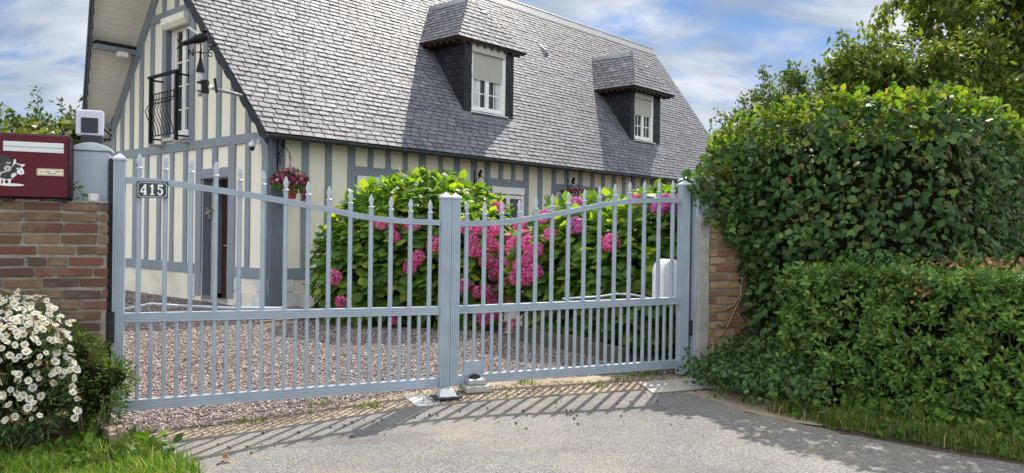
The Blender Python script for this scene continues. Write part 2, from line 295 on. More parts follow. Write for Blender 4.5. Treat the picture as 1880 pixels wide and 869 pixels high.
T_THIN = (np.array([(0, 0, 0), (-.11, .45, -.02), (0, 1, -.05), (.11, .45, -.02)]), np.array([(0, 3, 1), (1, 3, 2)]))
T_FLORET = (np.array([(0, 0, .0), (-.28, .28, .04), (0, .58, .02), (.28, .28, .04), (.58, 0, .02), (.28, -.28, .04), (0, -.58, .02), (-.28, -.28, .04), (-.58, 0, .02)]),
            np.array([(0, 3, 2), (0, 2, 1), (0, 5, 4), (0, 4, 3), (0, 7, 6), (0, 6, 5), (0, 1, 8), (0, 8, 7)]))
def cloud(P, Nn, D, size, T):                      # leaves: base P, face normal Nn, pointing along D
    t, f = T; D = unit(D); X = unit(np.cross(D, Nn)); Z = np.cross(X, D); n_ = len(P)
    s_ = (size if np.ndim(size) else np.full(n_, size))[:, None, None]
    V = P[:, None, :] + s_ * (t[None, :, 0:1] * X[:, None, :] + t[None, :, 1:2] * D[:, None, :] + t[None, :, 2:3] * Z[:, None, :])
    F = f[None] + (np.arange(n_) * len(t))[:, None, None]
    return V.reshape(-1, 3), F.reshape(-1, 3)
def leaves(name, P, Nn, D, size, T, mat, parent=None):
    V, F = cloud(P, Nn, D, size, T); return npmesh(name, V, F, mat, parent)
def sprigs(P, D, n_leaf, length, lsize, T=None, spread=.85):
    k = len(P); D = unit(D); a = unit(np.cross(D, rng.normal(size=(k, 3)))); b = np.cross(D, a); PP = []; DD = []; NN = []; SS = []
    for j in range(n_leaf):
        t = (j // 2 + .4) / (n_leaf / 2); ang = (j % 2) * np.pi + (j // 2) * 1.57; sd = a * np.cos(ang) + b * np.sin(ang)
        PP.append(P + D * (length * t)[:, None] + rng.normal(size=(k, 3)) * .004); d = unit(D * (.35 + .5 * t) + sd * spread + rng.normal(size=(k, 3)) * .22); DD.append(d)
        NN.append(unit(D * 1.0 - sd * .3 + np.array([0, 0, .35]) + rng.normal(size=(k, 3)) * .25)); SS.append(lsize * (1.1 - .35 * t) * rng.uniform(.75, 1.2, k))
    return np.concatenate(PP), np.concatenate(NN), np.concatenate(DD), np.concatenate(SS)
def rnd(n_): return unit(rng.normal(size=(n_, 3)))
def noise3(P, sc, seed=0):                        # smooth pseudo-noise in about -1..1
    g = np.random.default_rng(seed); o = np.zeros(len(P))
    for i in range(7):
        k = g.normal(size=3) * sc * (1 + .35 * i); o += np.sin(P @ k + g.uniform(0, 6.28)) / (1 + .3 * i)
    return o / 3.0
def ellipsoids(bl, n_, depth=.12, lump=.1, seed=1, pw=1.0, zmin=.02):
    P = []; Nn = []; area = np.array([(s[0] * s[1] * s[2]) ** .667 for c, s in bl]); cnt = (area / area.sum() * n_ * 1.6).astype(int)
    for (c, s), k in zip(bl, cnt):
        d = rnd(k); s = np.array(s); c = np.array(c); q = d * s
        r_ = 1 - depth * rng.random(k) ** pw / s.mean()
        p = c + q * (r_ + lump * noise3(c + q, 3.2, seed))[:, None]; nn = unit(d / s)
        ok = p[:, 2] > zmin
        for c2, s2 in bl:
            if c2 is c or tuple(c2) == tuple(c): continue
            ok &= (((p - np.array(c2)) / np.array(s2)) ** 2).sum(1) > .72
        P.append(p[ok]); Nn.append(nn[ok])
    return np.concatenate(P), np.concatenate(Nn)
def core_mesh(name, bl, mat, parent, k=.8):       # lumpy twig core, inner shade put into its colour
    mb = MB()
    for c, s in bl:
        prof = []
        for i in range(13):
            a = -math.pi / 2 + math.pi * i / 12; prof.append((max(.01, math.cos(a)), math.sin(a)))
        vs = []; K = 22
        for r_, z in prof:
            for j in range(K):
                t = 2 * math.pi * j / K; q = 1 + .1 * math.sin(3 * t + 4 * z) + .07 * math.sin(7 * t - 5 * z)
                vs.append((c[0] + s[0] * k * q * r_ * math.cos(t), c[1] + s[1] * k * q * r_ * math.sin(t), max(.0, c[2] + s[2] * k * z)))
        fs = [(i * K + j, i * K + (j + 1) % K, (i + 1) * K + (j + 1) % K, (i + 1) * K + j) for i in range(12) for j in range(K)]
        mb.add(vs, fs)
    return mb.build(name, mat, parent, smooth=True)
def clip2(poly, clip):                            # convex clip polygon, counter-clockwise
    for i in range(len(clip)):
        ax, ay = clip[i]; bx, by = clip[(i + 1) % len(clip)]; o = []
        for j in range(len(poly)):
            p = poly[j]; q = poly[(j + 1) % len(poly)]
            dp = (bx - ax) * (p[1] - ay) - (by - ay) * (p[0] - ax); dq = (bx - ax) * (q[1] - ay) - (by - ay) * (q[0] - ax)
            if dp >= 0: o.append(p)
            if dp * dq < 0: t = dp / (dp - dq); o.append((p[0] + t * (q[0] - p[0]), p[1] + t * (q[1] - p[1])))
        poly = o
        if len(poly) < 3: return []
    return poly
def slates(mb, O, U, V, poly, w=.225, e=.107, h0=.003, h1=.015, jit=.0035):
    O, U, V = Vector(O), Vector(U), Vector(V); Nn = U.cross(V).normalized()
    us = [p[0] for p in poly]; vs_ = [p[1] for p in poly]; rows = int((max(vs_) - min(vs_)) / e) + 1
    for r_ in range(rows):
        v0 = min(vs_) + r_ * e; off = (r_ % 2) * w * .5 + random.uniform(-.012, .012); u = min(us) - w + off
        while u < max(us):
            g = .0085; b = random.uniform(-jit, jit); b2 = random.uniform(-jit, jit); ww = w * random.choice((1, 1, 1, .9, 1.07))
            q = clip2([(u + g, v0 + b), (u + ww - g, v0 + b2), (u + ww - g, v0 + e * 1.12), (u + g, v0 + e * 1.12)], poly); u += ww
            if not q: continue
            k = len(q); hh = random.uniform(.8, 1.35); tw = random.uniform(-.015, .015)
            top = [O + U * p[0] + V * p[1] + Nn * (h0 + (h1 * hh - h0) * max(0, 1 - (p[1] - v0) / (e * 1.12)) + tw * (p[0] - u + ww / 2) * (1 if p[1] < v0 + e * .5 else 0)) for p in q]
            bot = [O + U * p[0] + V * p[1] - Nn * .004 for p in q]
            mb.edge += list(range(len(mb.f) + 1, len(mb.f) + 1 + k)); mb.edgemat = 'slate_gap'  # edge faces near-black: shadow under each slate put into their colour
            mb.add(top + bot, [tuple(range(k))] + [(k + i, k + (i + 1) % k, (i + 1) % k, i) for i in range(k)])
    return mb

# ------------------------------------------------------------ frames of reference
HO = (-3.934, 12.753, 0); HR = R(48.2)            # house: front-left corner, x along the front, y into the house
GO = (-2.789, 5.607, 0); GA = R(22.0)             # gate line: x from left hinge post to the right one
def hw(x, y, z=0):
    c, s = math.cos(HR), math.sin(HR); return (HO[0] + c * x - s * y, HO[1] + s * x + c * y, z)
def gw(x, y, z=0):
    c, s = math.cos(GA), math.sin(GA); return (GO[0] + c * x - s * y, GO[1] + s * x + c * y, z)

# ------------------------------------------------------------ ground
def _ss(t): t = np.clip(t, 0, 1); return t * t * (3 - 2 * t)
def ground_z(x, y): return -.13 * _ss((-.1 - np.asarray(x, float)) / 2.6) * (1 - _ss((np.asarray(y, float) - 6.6) / 3.4))
def gf(x, y): return float(ground_z(x, y))
def sheet(name, poly, z, mat, jag=0, seed=0):
    pts = []
    g = random.Random(seed)
    for i in range(len(poly)):
        a, b = poly[i], poly[(i + 1) % len(poly)]; L = math.dist(a, b); k = max(1, int(L / .09)) if jag and L < 14 else 1
        for j in range(k):
            t = j / k; dx_, dy_ = (b[0] - a[0]) / L, (b[1] - a[1]) / L
            o = jag * (math.sin(t * L * 5 + i) * .6 + math.sin(t * L * 13 + 2 * i) * .35 + g.uniform(-.5, .5)) if k > 1 else 0
            pts.append((a[0] + (b[0] - a[0]) * t - dy_ * o, a[1] + (b[1] - a[1]) * t + dx_ * o, z))
    mb = MB(); mb.v = pts; mb.f = [tuple(range(len(pts)))]
    import bmesh
    o = mb.build(name, mat); bm = bmesh.new(); bm.from_mesh(o.data)
    for i in range(19):
        for co, no in (((-5 + i * .4, 0, 0), (1, 0, 0)), ((0, 2.6 + i * .42, 0), (0, 1, 0))):
            bmesh.ops.bisect_plane(bm, geom=bm.verts[:] + bm.edges[:] + bm.faces[:], plane_co=co, plane_no=no)
    for v in bm.verts: v.co.z += gf(v.co.x, v.co.y)
    bmesh.ops.triangulate(bm, faces=bm.faces[:]); bm.to_mesh(o.data); bm.free()
    return tag(o, kind='structure')
sheet('ground', [(-600, -600), (600, -600), (600, 600), (-600, 600)], -.016, 'field')
sheet('garden_soil', [(-9, 3), (9, -1), (16, 22), (-16, 22)], -.012, 'soil')
sheet('gravel_drive', [(-3.25, 5.35), (1.75, 7.25), (1.2, 8.0), (.0, 9.85), (-.3, 10.5), (-2.2, 10.6), (-3.7, 12.9), (-9, 19), (-14, 19), (-14, 8), (-3.4, 6.0)], -.008, 'gravel', .02, 3)
sheet('sandy_strip', [(-3.0, 5.0), (-1.47, 5.3), (-.3, 5.9), (1.24, 6.6), (1.95, 5.7), (2.45, 5.35), (3.3, 4.5), (6.4, 2.2), (7, 3.2), (3.3, 5.5), (1.9, 6.6), (1.75, 7.35), (1.0, 7.42), (.2, 7.1), (-.6, 6.75), (-1.4, 6.2), (-2.2, 5.72), (-2.7, 5.55)], -.004, 'sand', .03, 4)
sheet('road', [(-2.48, 5.22), (-1.56, 5.58), (-.9, 5.93), (-.365, 6.12), (.5, 6.45), (1.05, 6.68), (1.42, 6.72), (1.84, 5.80), (2.3, 5.22), (3.0, 4.6), (6, 2.4), (20, -8), (20, -25), (-25, -25), (-25, -3), (-4, 1.6), (-1.95, 4.4)], 0, 'asphalt', .03, 5)

def inpoly(P, poly):
    x, y = P[:, 0], P[:, 1]; o = np.zeros(len(P), bool); k = len(poly)
    for i in range(k):
        (x1, y1), (x2, y2) = poly[i], poly[(i + 1) % k]
        o ^= ((y1 > y) != (y2 > y)) & (x < (x2 - x1) * (y - y1) / ((y2 - y1) or 1e-9) + x1)
    return o
def stones(name, poly, n_, smin, smax, z, mat, label, cat, kind='stuff'):
    a = np.array(poly); P = rng.uniform(a.min(0), a.max(0), (n_ * 3, 2)); P = P[inpoly(P, poly)][:n_]; k = len(P)
    oc = np.array([(1, 0, 0), (-1, 0, 0), (0, 1, 0), (0, -1, 0), (0, 0, 1), (0, 0, -1)], float)
    of = np.array([(0, 2, 4), (2, 1, 4), (1, 3, 4), (3, 0, 4), (2, 0, 5), (1, 2, 5), (3, 1, 5), (0, 3, 5)])
    V = oc[None] * rng.uniform(.5, 1.1, (k, 6, 1)) + rng.normal(size=(k, 6, 3)) * .14
    sc = rng.uniform(smin, smax, (k, 1, 1)) * np.array([1, .85, .55]); V = V * sc
    t = rng.uniform(0, 6.28, k); c, s = np.cos(t), np.sin(t); X = V[..., 0] * c[:, None] - V[..., 1] * s[:, None]; Y = V[..., 0] * s[:, None] + V[..., 1] * c[:, None]
    V[..., 0] = X; V[..., 1] = Y; V[..., :2] += P[:, None]; V[..., 2] += z + ground_z(P[:, 0], P[:, 1])[:, None] + rng.uniform(0, .006, (k, 1))
    o = npmesh(name, V.reshape(-1, 3), (of[None] + (np.arange(k) * 6)[:, None, None]).reshape(-1, 3), mat)
    return tag(o, label, cat, kind=kind)
near = [(-3.0, 5.5), (-1.9, 5.8), (-1.2, 6.3), (-.4, 6.9), (.6, 7.3), (1.6, 7.6), (1.0, 8.3), (-.0, 9.9), (-.4, 10.6), (-2.2, 10.8), (-3.4, 11.9), (-5.6, 9.7), (-5.2, 8.2)]
stones('gravel_stones', near, 42000, .008, .019, -.004, 'stone', 'loose mauve, brown and white gravel on the drive behind the gate', 'gravel')
stones('far_gravel_stones', [(-3.4, 11.9), (-5.6, 9.7), (-9, 9), (-11, 13), (-8.6, 17.2)], 16000, .014, .026, -.004, 'stone', 'gravel in the shade along the gable wall of the house', 'gravel')
stones('scattered_stones', [(-2.7, 5.25), (-1.5, 5.65), (-.4, 6.15), (.5, 6.6), (1.6, 7.1), (1.6, 7.4), (-.6, 6.7), (-3.0, 5.75)], 4200, .004, .013, .0, 'stone', 'small stones scattered over the sandy strip under the gate', 'stones')
stones('road_grit', [(-2.2, 4.7), (1.6, 6.5), (3.0, 4.6), (2.4, 3.2), (-1.2, 3.2)], 900, .002, .005, .003, 'stone', 'fine grit lying on the pale asphalt', 'grit')

# ------------------------------------------------------------ house
H = thing('timber_framed_house', 'cream half-timbered house with blue-grey beams, steep slate roof and two dormers', 'house', HO, HR)
W, LX, ZE, SL, EV = 6.2, 16.15, 2.83, 1.39, .35
def rz_(y): return ZE + SL * (y + EV)             # outer roof surface height, front slope
YR = W / 2; ZR = rz_(YR)
X0 = (1, 0, 0); Y0 = (0, 1, 0); Z0 = (0, 0, 1)
DY0, DY1, DZ = 1.26, 2.21, 2.20                   # door opening
WY0, WY1, WZ0, WZ1 = 2.73, 3.69, 3.02, 5.22       # gable window opening
SB = 1.22
def rb_(y): return ZR - SB * (y - YR)            # back slope is a little flatter
top = lambda y: rz_(y) - .14 if y < YR else rb_(y) - .16
mb = MB()
def gp(poly): mb.prism(poly, (0, 0, 0), Y0, Z0, X0, .28)
gp([(0, .5), (DY0, .5), (DY0, 2.85), (0, 2.85)]); gp([(DY1, .5), (W, .5), (W, 2.85), (DY1, 2.85)]); gp([(DY0, DZ), (DY1, DZ), (DY1, 2.85), (DY0, 2.85)])
gp([(0, 2.85), (WY0, 2.85), (WY0, top(WY0)), (0, top(0))]); gp([(WY1, 2.85), (W, 2.85), (W, top(W)), (WY1, top(WY1))])
gp([(WY0, 2.85), (WY1, 2.85), (WY1, WZ0), (WY0, WZ0)]); gp([(WY0, WZ1), (WY1, WZ1), (WY1, top(WY1)), (YR, top(YR)), (WY0, top(WY0))])
mb.box((.28, 0, .5), (LX, .25, rz_(0) - .14)); mb.box((.28, W - .25, 0), (LX, W, top(W) - .001))
mb.prism([(.25, 0), (W - .25, 0), (W - .25, top(W - .25)), (YR, top(YR)), (.25, top(.25))], (LX - .25, 0, 0), Y0, Z0, X0, .25)
mb.build('wall', 'plaster', H)
mb = MB(); mb.prism([(0, 0), (DY0, 0), (DY0, .5), (0, .5)], (-.012, 0, 0), Y0, Z0, X0, .28); mb.prism([(DY1, 0), (W, 0), (W, .5), (DY1, .5)], (-.012, 0, 0), Y0, Z0, X0, .28)
mb.box((.268, -.012, 0), (LX, .25, .5)); mb.build('plinth', 'plinth', H)
for (y0, y1, z0, z1) in ((.15, .42, .03, .26), (.15, .34, .27, .49), (.78, 1.03, .03, .24), (.88, 1.03, .26, .48), (2.43, 2.62, .06, .25), (2.43, 2.56, .27, .48)):
    MB().box((-.03, y0, z0), (.0, y1, z1)).build('quoin', 'quoin', H, .008)
for (x0, x1, z0, z1) in ((.27, .60, .03, .26), (.27, .46, .27, .49)):
    MB().box((x0, -.03, z0), (x1, .0, z1)).build('quoin', 'quoin', H, .008)
# timbers: slightly wavy boards standing proud of the render
def wavy(a0, a1, b0, b1, amp=.008):
    n_ = 7; L = []; r_ = []
    for i in range(n_):
        t = i / (n_ - 1); L.append((a0 + random.uniform(-amp, amp), b0 + (b1 - b0) * t)); r_.append((a1 + random.uniform(-amp, amp), b0 + (b1 - b0) * t))
    return L + r_[::-1]
def gable_timber(y0, y1, z0, z1, z0b=None, z1b=None, d=.03, mat='timber_paint', name='timber_stud', vert=True):
    if z1b is None and vert: poly = wavy(y0, y1, z0, z1)
    elif vert: poly = [(y0, z0), (y1, z0b or z0), (y1, z1b), (y0, z1)]
    else: poly = [(y0, z0), (y1, z0), (y1, z1), (y0, z1)]
    return MB().prism(poly, (0, 0, 0), Y0, Z0, X0, -d).build(name, mat, H, .005)
def front_timber(x0, x1, z0, z1, d=.03, mat='timber_paint', name='timber_stud', vert=True):
    poly = wavy(x0, x1, z0, z1) if vert else [(x0, z0), (x1, z0), (x1, z1), (x0, z1)]
    return MB().prism(poly, (0, 0, 0), X0, Z0, Y0, -d).build(name, mat, H, .005)
# gable: floor beam, sills, studs
gable_timber(.15, 6.2, 2.74, 2.90, vert=False, d=.036, name='timber_beam')
gable_timber(-.0, .17, .02, 2.88, d=.042, name='corner_post')
gable_timber(6.03, 6.2, .5, 3.52, name='corner_post')
gable_timber(.17, DY0 - .22, .49, .67, vert=False, d=.034, name='timber_beam'); gable_timber(2.42, 6.03, .49, .67, vert=False, d=.034, name='timber_beam')
for a, b in ((4.93, 5.14), (4.39, 4.57), (3.84, 4.03), (3.31, 3.47), (2.76, 2.93), (.55, .72), (5.5, 5.68)): gable_timber(a + .015, b - .015, .67, 2.74)
gable_timber(2.22, 2.42, .1, 2.74, d=.034, name='door_post'); gable_timber(1.04, 1.26, .12, 2.74, d=.034, name='door_post')
gable_timber(1.26, 2.22, 2.20, 2.37, vert=False, d=.032, name='door_lintel')
gable_timber(1.66, 1.83, 2.37, 2.74)
def rake_z(y, off): return (rz_(y) if y < YR else rb_(y)) - off
for a, b in ((5.61, 5.76), (5.14, 5.30), (4.69, 4.85), (4.21, 4.36), (2.05, 2.20), (1.56, 1.71), (1.07, 1.21), (.58, .72)):
    zt = lambda y: min(6.9, rake_z(y, .60 if y > YR else .5))
    gable_timber(a, b, 2.90, zt(a), None, zt(b))
gable_timber(WY1, WY1 + .16, 2.90, 5.30, name='window_post'); gable_timber(WY0 - .2, WY0, 2.90, 5.30, name='window_post')
gable_timber(1.95, 4.42, 5.30, 5.46, vert=False, d=.038, name='timber_beam')
for a, b in ((3.72, 3.86), (3.2, 3.34), (2.6, 2.74)): gable_timber(a, b, 5.46, 6.9)
for sgn in (0, 1):                                 # raking braces following the roof
    ya, yb = (6.17, YR + .05) if sgn == 0 else (.03, YR - .05)
    o1, o2 = (.36, .69) if sgn == 0 else (.42, .64)
    poly = [(ya, rake_z(ya, o1)), (yb, rake_z(yb, o1)), (yb, rake_z(yb, o2)), (ya, max(2.91, rake_z(ya, o2)))]
    if sgn == 0: poly[0] = (ya, rake_z(ya, o1) + .02)
    MB().prism(poly, (0, 0, 0), Y0, Z0, X0, -.045).build('raking_beam', 'timber_paint', H, .005)
# front wall: big corner post, sill beam, studs
front_timber(.0, .255, .02, 2.92, d=.05, mat='timber_old', name='corner_post')
front_timber(.255, 15.9, .49, .67, vert=False, d=.034, name='timber_beam')
for a, b in ((.60, .73), (1.06, 1.19), (1.53, 1.69), (3.19, 3.35), (3.69, 3.81), (4.13, 4.27), (4.6, 4.77), (5.02, 5.17), (6.25, 6.42), (6.74, 6.88), (7.24, 7.38), (9.19, 9.32), (9.66, 9.8), (10.1, 10.26), (10.52, 10.68), (10.99, 11.12), (11.44, 11.6), (12.09, 12.26), (12.55, 12.71), (13.1, 13.24), (13.6, 13.76), (14.1, 14.24), (14.6, 14.75), (15.2, 15.35)):
    front_timber(a, b, .67, 2.93)
for a, b in ((1.97, 2.09), (2.38, 2.49), (2.79, 2.9), (5.44, 5.56), (5.84, 5.95), (7.72, 7.85), (8.25, 8.39), (8.74, 8.87)): front_timber(a, b, 2.45, 2.93)
for a, b in ((1.69, 3.19), (5.17, 6.25), (7.38, 9.19)): front_timber(a, b, 2.285, 2.45, vert=False, d=.032, name='window_lintel')
for x0, x1 in ((1.71, 3.17), (5.2, 6.22), (7.7, 8.93)):            # ground-floor windows, mostly behind the hydrangeas
    wnd = MB().box((x0, -.02, .95), (x1, .02, 2.28)).build('window', 'glass', H)
    MB().box((x0, -.075, 2.13), (x1, -.021, 2.282)).build('roller_box', 'white_pvc', wnd, .01)
    f = MB()
    for a, b in ((x0, x0 + .07), (x1 - .07, x1), ((x0 + x1) / 2 - .05, (x0 + x1) / 2 + .05)): f.box((a, -.05, .96), (b, -.021, 2.128))
    for z in (.95, 2.04): f.box((x0 + .07, -.047, z), (x1 - .07, -.0215, z + .07))
    f.build('window_frame', 'white_pvc', wnd)
# porch recess and door
mb = MB(); mb.box((.01, DY1 - .002, .10), (.176, DY1 + .04, DZ)); mb.build('door_reveal', 'timber_old', H)
MB().box((.178, DY1 - .006, 0), (.226, DY1 + .04, DZ)).build('door_reveal', 'plaster', H)
MB().box((.228, DY1 - .03, .12), (.37, DY1 + .04, DZ)).build('door_frame', 'timber_old', H)
MB().box((.0, DY1 - .004, .0), (.226, DY1 + .04, .098)).build('door_base', 'concrete', H)
MB().box((.0, DY0 - .04, 0), (.36, DY0 + .003, DZ)).build('door_reveal', 'timber_old', H)
MB().box((.29, DY0, DZ - .0), (.5, DY1, DZ + .05)).build('door_head', 'slate_gap', H)
door = MB(); door.box((.36, DY0 - .02, .04), (.41, DY1 - .03, DZ)); 
for i in range(5): y = DY0 + .06 + i * .17; door.box((.352, y, .12), (.3595, y + .12, DZ - .1))
dr = door.build('door', 'brown_door', H, .003)
MB().tube([(.35, 2.02, 1.0), (.31, 2.02, 1.0), (.31, 1.9, 1.0)], .011).build('handle', 'steel', dr, smooth=True)
MB().box((.0, DY0 - .05, 0), (.36, DY1 + .02, .035)).build('doorstep', 'concrete', H)
# gable window: roller box, french window
rb = MB(); rb.prism([(0, .0), (0, .20), (-.14, .20), (-.14, .08), (-.07, .0)], (.0, WY0 + .01, WZ1 - .13), X0, Z0, Y0, WY1 - WY0 - .02)
rb.build('roller_box', 'soffit', H, .01)
MB().box((.0, WY1 - .002, WZ0), (.13, WY1 + .03, WZ1 - .1)).build('window_reveal', 'timber_old', H)
win = MB().box((.15, WY0, WZ0 + .02), (.17, WY1, WZ1)).build('window', 'glass', H)
f = MB(); ym = (WY0 + WY1) / 2
for a, b, d in ((WY1 - .07, WY1, .09), (WY1 - .17, WY1 - .085, .11), (WY0, WY0 + .09, .09), (ym - .07, ym + .07, .105)): f.box((d, a, WZ0 + .04), (.149, b, WZ1 - .05))
f.box((.085, WY0 + .0, WZ1 - .17), (.148, WY1, WZ1 - .05)); f.box((.08, WY0, WZ0), (.15, WY1, WZ0 + .14))
for z in (3.55, 4.0, 4.45): f.box((.118, WY0 + .09, z), (.1488, ym - .07, z + .028)); f.box((.118, ym + .07, z), (.1488, WY1 - .17, z + .028))
f.box((.12, WY0 + .24, WZ0 + .14), (.1485, WY0 + .262, WZ1 - .17))
f.build('window_frame', 'white_pvc', win, .004)
MB().box((-.09, WY0 - .02, WZ0 - .07), (.1, WY1, WZ0 - .005)).build('window_sill', 'quoin', H, .006)
# balcony rail
bal = MB(); xo = -.26
for y in (2.72, 3.78): bal.box((xo - .028, y - .03, 2.9), (xo + .028, y + .03, 4.14))
bal.box((xo - .035, 2.66, 4.14), (xo + .035, 3.86, 4.185)); bal.tube([(xo, 2.72, 3.83), (xo, 3.78, 3.83)], .011, 6); bal.tube([(xo, 2.72, 3.72), (xo, 3.78, 3.72)], .011, 6); bal.tube([(xo, 2.72, 3.04), (xo, 3.78, 3.04)], .012, 6)
for y in (2.72, 3.78):
    bal.box((xo, y - .015, 2.98), (-.0, y + .015, 3.01)); bal.box((xo, y - .015, 4.10), (-.0, y + .015, 4.13))
br = bal.build('balcony_rail', 'black_iron', H)
for i in range(8):
    y = 2.83 + i * .12; MB().tube([(xo, y, 3.83), (xo, y, 3.72), (xo - .01, y, 3.67), (xo - .10, y, 3.60), (xo - .145, y, 3.5), (xo - .11, y, 3.38), (xo - .05, y, 3.26), (xo - .015, y, 3.15), (xo, y, 3.04)], .0085, 6).build('baluster', 'black_iron', br, smooth=True)
for y in (2.72, 3.78): MB().box((xo - .03, y - .05, 2.86), (-.0, y + .05, 2.905)).build('bracket', 'concrete', br, .006)
# CCTV camera on the corner
cc_ = MB().box((-.10, .17, 2.69), (-.04, .27, 2.76)).build('surveillance_camera', 'white_metal', H, .01)
MB().tube([(-.1, .22, 2.73), (-.17, .22, 2.74), (-.18, .22, 2.70)], .02).build('arm', 'white_metal', cc_, smooth=True)
MB().lathe([(.01, .045), (.045, .03), (.052, 0), (.052, -.03), (.048, -.04)], (-.18, .22, 2.68), 16).build('dome', 'white_metal', cc_, smooth=True)
MB().lathe([(.045, 0), (.045, -.03), (.03, -.06), (.01, -.07)], (-.18, .22, 2.64), 16).build('lens', 'glass', cc_, smooth=True)
# roof: slabs, slates, soffit, rakes, ridge
cs = 1 / math.hypot(1, SL); Uf = Vector(X0); Vf = Vector((0, cs, SL * cs)); SLN = (YR + EV) / cs
csb = 1 / math.hypot(1, SB); SLB = (W + EV - YR) / csb
def xl(s_, left=False):                            # overhang of the gable grows towards the ridge
    if left: return -(.584 + .234 * (ZR - SB * csb * (SLB - s_) - 3.765))
    return -(.27 + .205 * max(0, s_ * SL * cs - .07))
XR = 16.4
fp = [(xl(0), 0), (XR, 0), (XR, SLN), (xl(SLN), SLN)]
nf = Uf.cross(Vf).normalized()
rf = MB().prism(fp, Vector((0, -EV, ZE)) - nf * .012, Uf, Vf, -nf, .05).build('roof', 'slate_gap', H)
slates(MB(), (0, -EV, ZE), Uf, Vf, fp).build('slates', 'slate', rf)
Vb = Vector((0, -csb, SB * csb)); Ub = Vector((-1, 0, 0)); nb = Ub.cross(Vb).normalized(); OB = Vector((0, W + EV, ZR - SB * (W + EV - YR)))
bp = [(-XR, 0), (-xl(0, 1), 0), (-xl(SLB, 1), SLB), (-XR, SLB)]
MB().prism(bp, OB - nb * .012, Ub, Vb, -nb, .05).build('roof', 'slate_gap', H)
so = MB()                                          # soffit boards under both overhangs
for O_, U_, V_, N_, sg in (((0, -EV, ZE), Uf, Vf, nf, 1), (OB, Ub, Vb, nb, -1)):
    k = int((SLN if sg > 0 else SLB) / .115)
    for i in range(k):
        s0 = i * .115 + .004; s1 = s0 + .112; e0 = xl(s0, sg < 0) + .03
        poly = [(sg * e0, s0), (-sg * .002, s0), (-sg * .002, s1), (sg * (xl(s1, sg < 0) + .03), s1)]
        so.prism(poly, Vector(O_) - N_ * .085, U_, V_, -N_, .015)
so.build('soffit', 'soffit', H)
rk = MB(); rk2 = MB()                              # dark slate barge along the rakes, scalloped lower edge
for O_, V_, sg, mbx in ((Vector((0, -EV, ZE)), Vf, False, rk), (OB, Vb, True, rk2)):
    s0 = 0
    Lr = SLB if sg else SLN
    while s0 < Lr - .1:
        s1 = min(s0 + .30, Lr); a = Vector((xl(s0, sg) - .012, 0, 0)) + O_ + V_ * s0; b = Vector((xl(s1, sg) - .012, 0, 0)) + O_ + V_ * (s1 - .006)
        dn = Vector((0, SL * cs, -cs)) if not sg else Vector((0, -SB * csb, -csb)); d1, d2 = (.27 if sg else .17) + random.uniform(0, .02), (.22 if sg else .12)
        tp = Vector((0, 0, .016)); t_ = Vector((.014, 0, 0))
        vs = [a + tp, b + tp, b + dn * d2, (a + b) / 2 + dn * (d1 - .012), a + dn * d1 + V_ * .04, a + dn * (d1 - .03)]
        mbx.add(vs + [v + t_ for v in vs], [(0, 1, 2, 3, 4, 5), (11, 10, 9, 8, 7, 6)] + [(i, 6 + i, 6 + (i + 1) % 6, (i + 1) % 6) for i in range(6)]); s0 = s1
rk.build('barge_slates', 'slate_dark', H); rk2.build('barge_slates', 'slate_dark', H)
dk = MB()                                          # plain barge board behind the slates
for O_, V_, sg in ((Vector((0, -EV, ZE)), Vf, False), (OB, Vb, True)):
    a = Vector((xl(0, sg) + .004, 0, 0)) + O_; Lr = SLB if sg else SLN; b = Vector((xl(Lr, sg) + .004, 0, 0)) + O_ + V_ * Lr; dn = Vector((0, 0, -.2)); t_ = Vector((.03, 0, 0))
    dk.add([a, b, b + dn, a + dn] + [v + t_ for v in (a, b, b + dn, a + dn)], [(0, 1, 2, 3), (7, 6, 5, 4), (0, 4, 5, 1), (1, 5, 6, 2), (2, 6, 7, 3), (3, 7, 4, 0)])
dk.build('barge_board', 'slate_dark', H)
rd = MB()
for V_, O_ in ((Vf, Vector((0, -EV, ZE))), (Vb, OB)):
    nn = nf if V_ is Vf else nb; Lr = SLN if V_ is Vf else SLB; p = O_ + V_ * (Lr - .30) + nn * .02; q = O_ + V_ * Lr + nn * .03
    a = [Vector((xl(SLN) - .01, 0, 0)) + p, Vector((XR + .02, 0, 0)) + p, Vector((XR + .02, 0, 0)) + q, Vector((xl(SLN) - .01, 0, 0)) + q]
    rd.add(a + [v - nn * .02 for v in a], [(0, 1, 2, 3), (7, 6, 5, 4), (0, 4, 5, 1), (1, 5, 6, 2), (2, 6, 7, 3), (3, 7, 4, 0)])
rd.tube([(xl(SLN) - .02, YR, ZR + .02), (XR + .02, YR, ZR + .02)], .035, 10)
rd.build('ridge_cap', 'zinc', H)
pur = MB()                                         # purlin end under the left overhang, with tar paper on top
pur.box((-.84, 4.97, 4.80), (.0, 5.10, 4.90)); pur.build('purlin', 'timber_paint', H, .01)
pl = MB(); pl.box((-.82, 4.95, 4.901), (-.02, 5.12, 4.97)); pl.build('purlin_cover', 'slate_gap', H, .02)
MB().box((-.42, 4.86, 4.70), (-.24, 5.02, 4.798)).build('junction_box', 'decal_white', H, .008)
MB().box((-.5, W - .05, 3.40), (.0, W + .1, 3.50)).build('eaves_board', 'timber_paint', H)
gt = MB(); gy, gz = -EV - .07, ZE - .035              # gutter with collars
gt.sweep([(.065 * math.cos(t), .065 * math.sin(t)) for t in [math.pi + i * math.pi / 8 for i in range(9)]] + [(.056 * math.cos(t), .056 * math.sin(t)) for t in [2 * math.pi - i * math.pi / 8 for i in range(9)]], [((xl(0) - .02, gy, gz), Y0, Z0), ((XR, gy, gz), Y0, Z0)])
gt.lathe([(.064, 0), (.064, .01)], (0, 0, 0), 12) if False else None
g_ = gt.build('gutter', 'gutter', H, smooth=True)
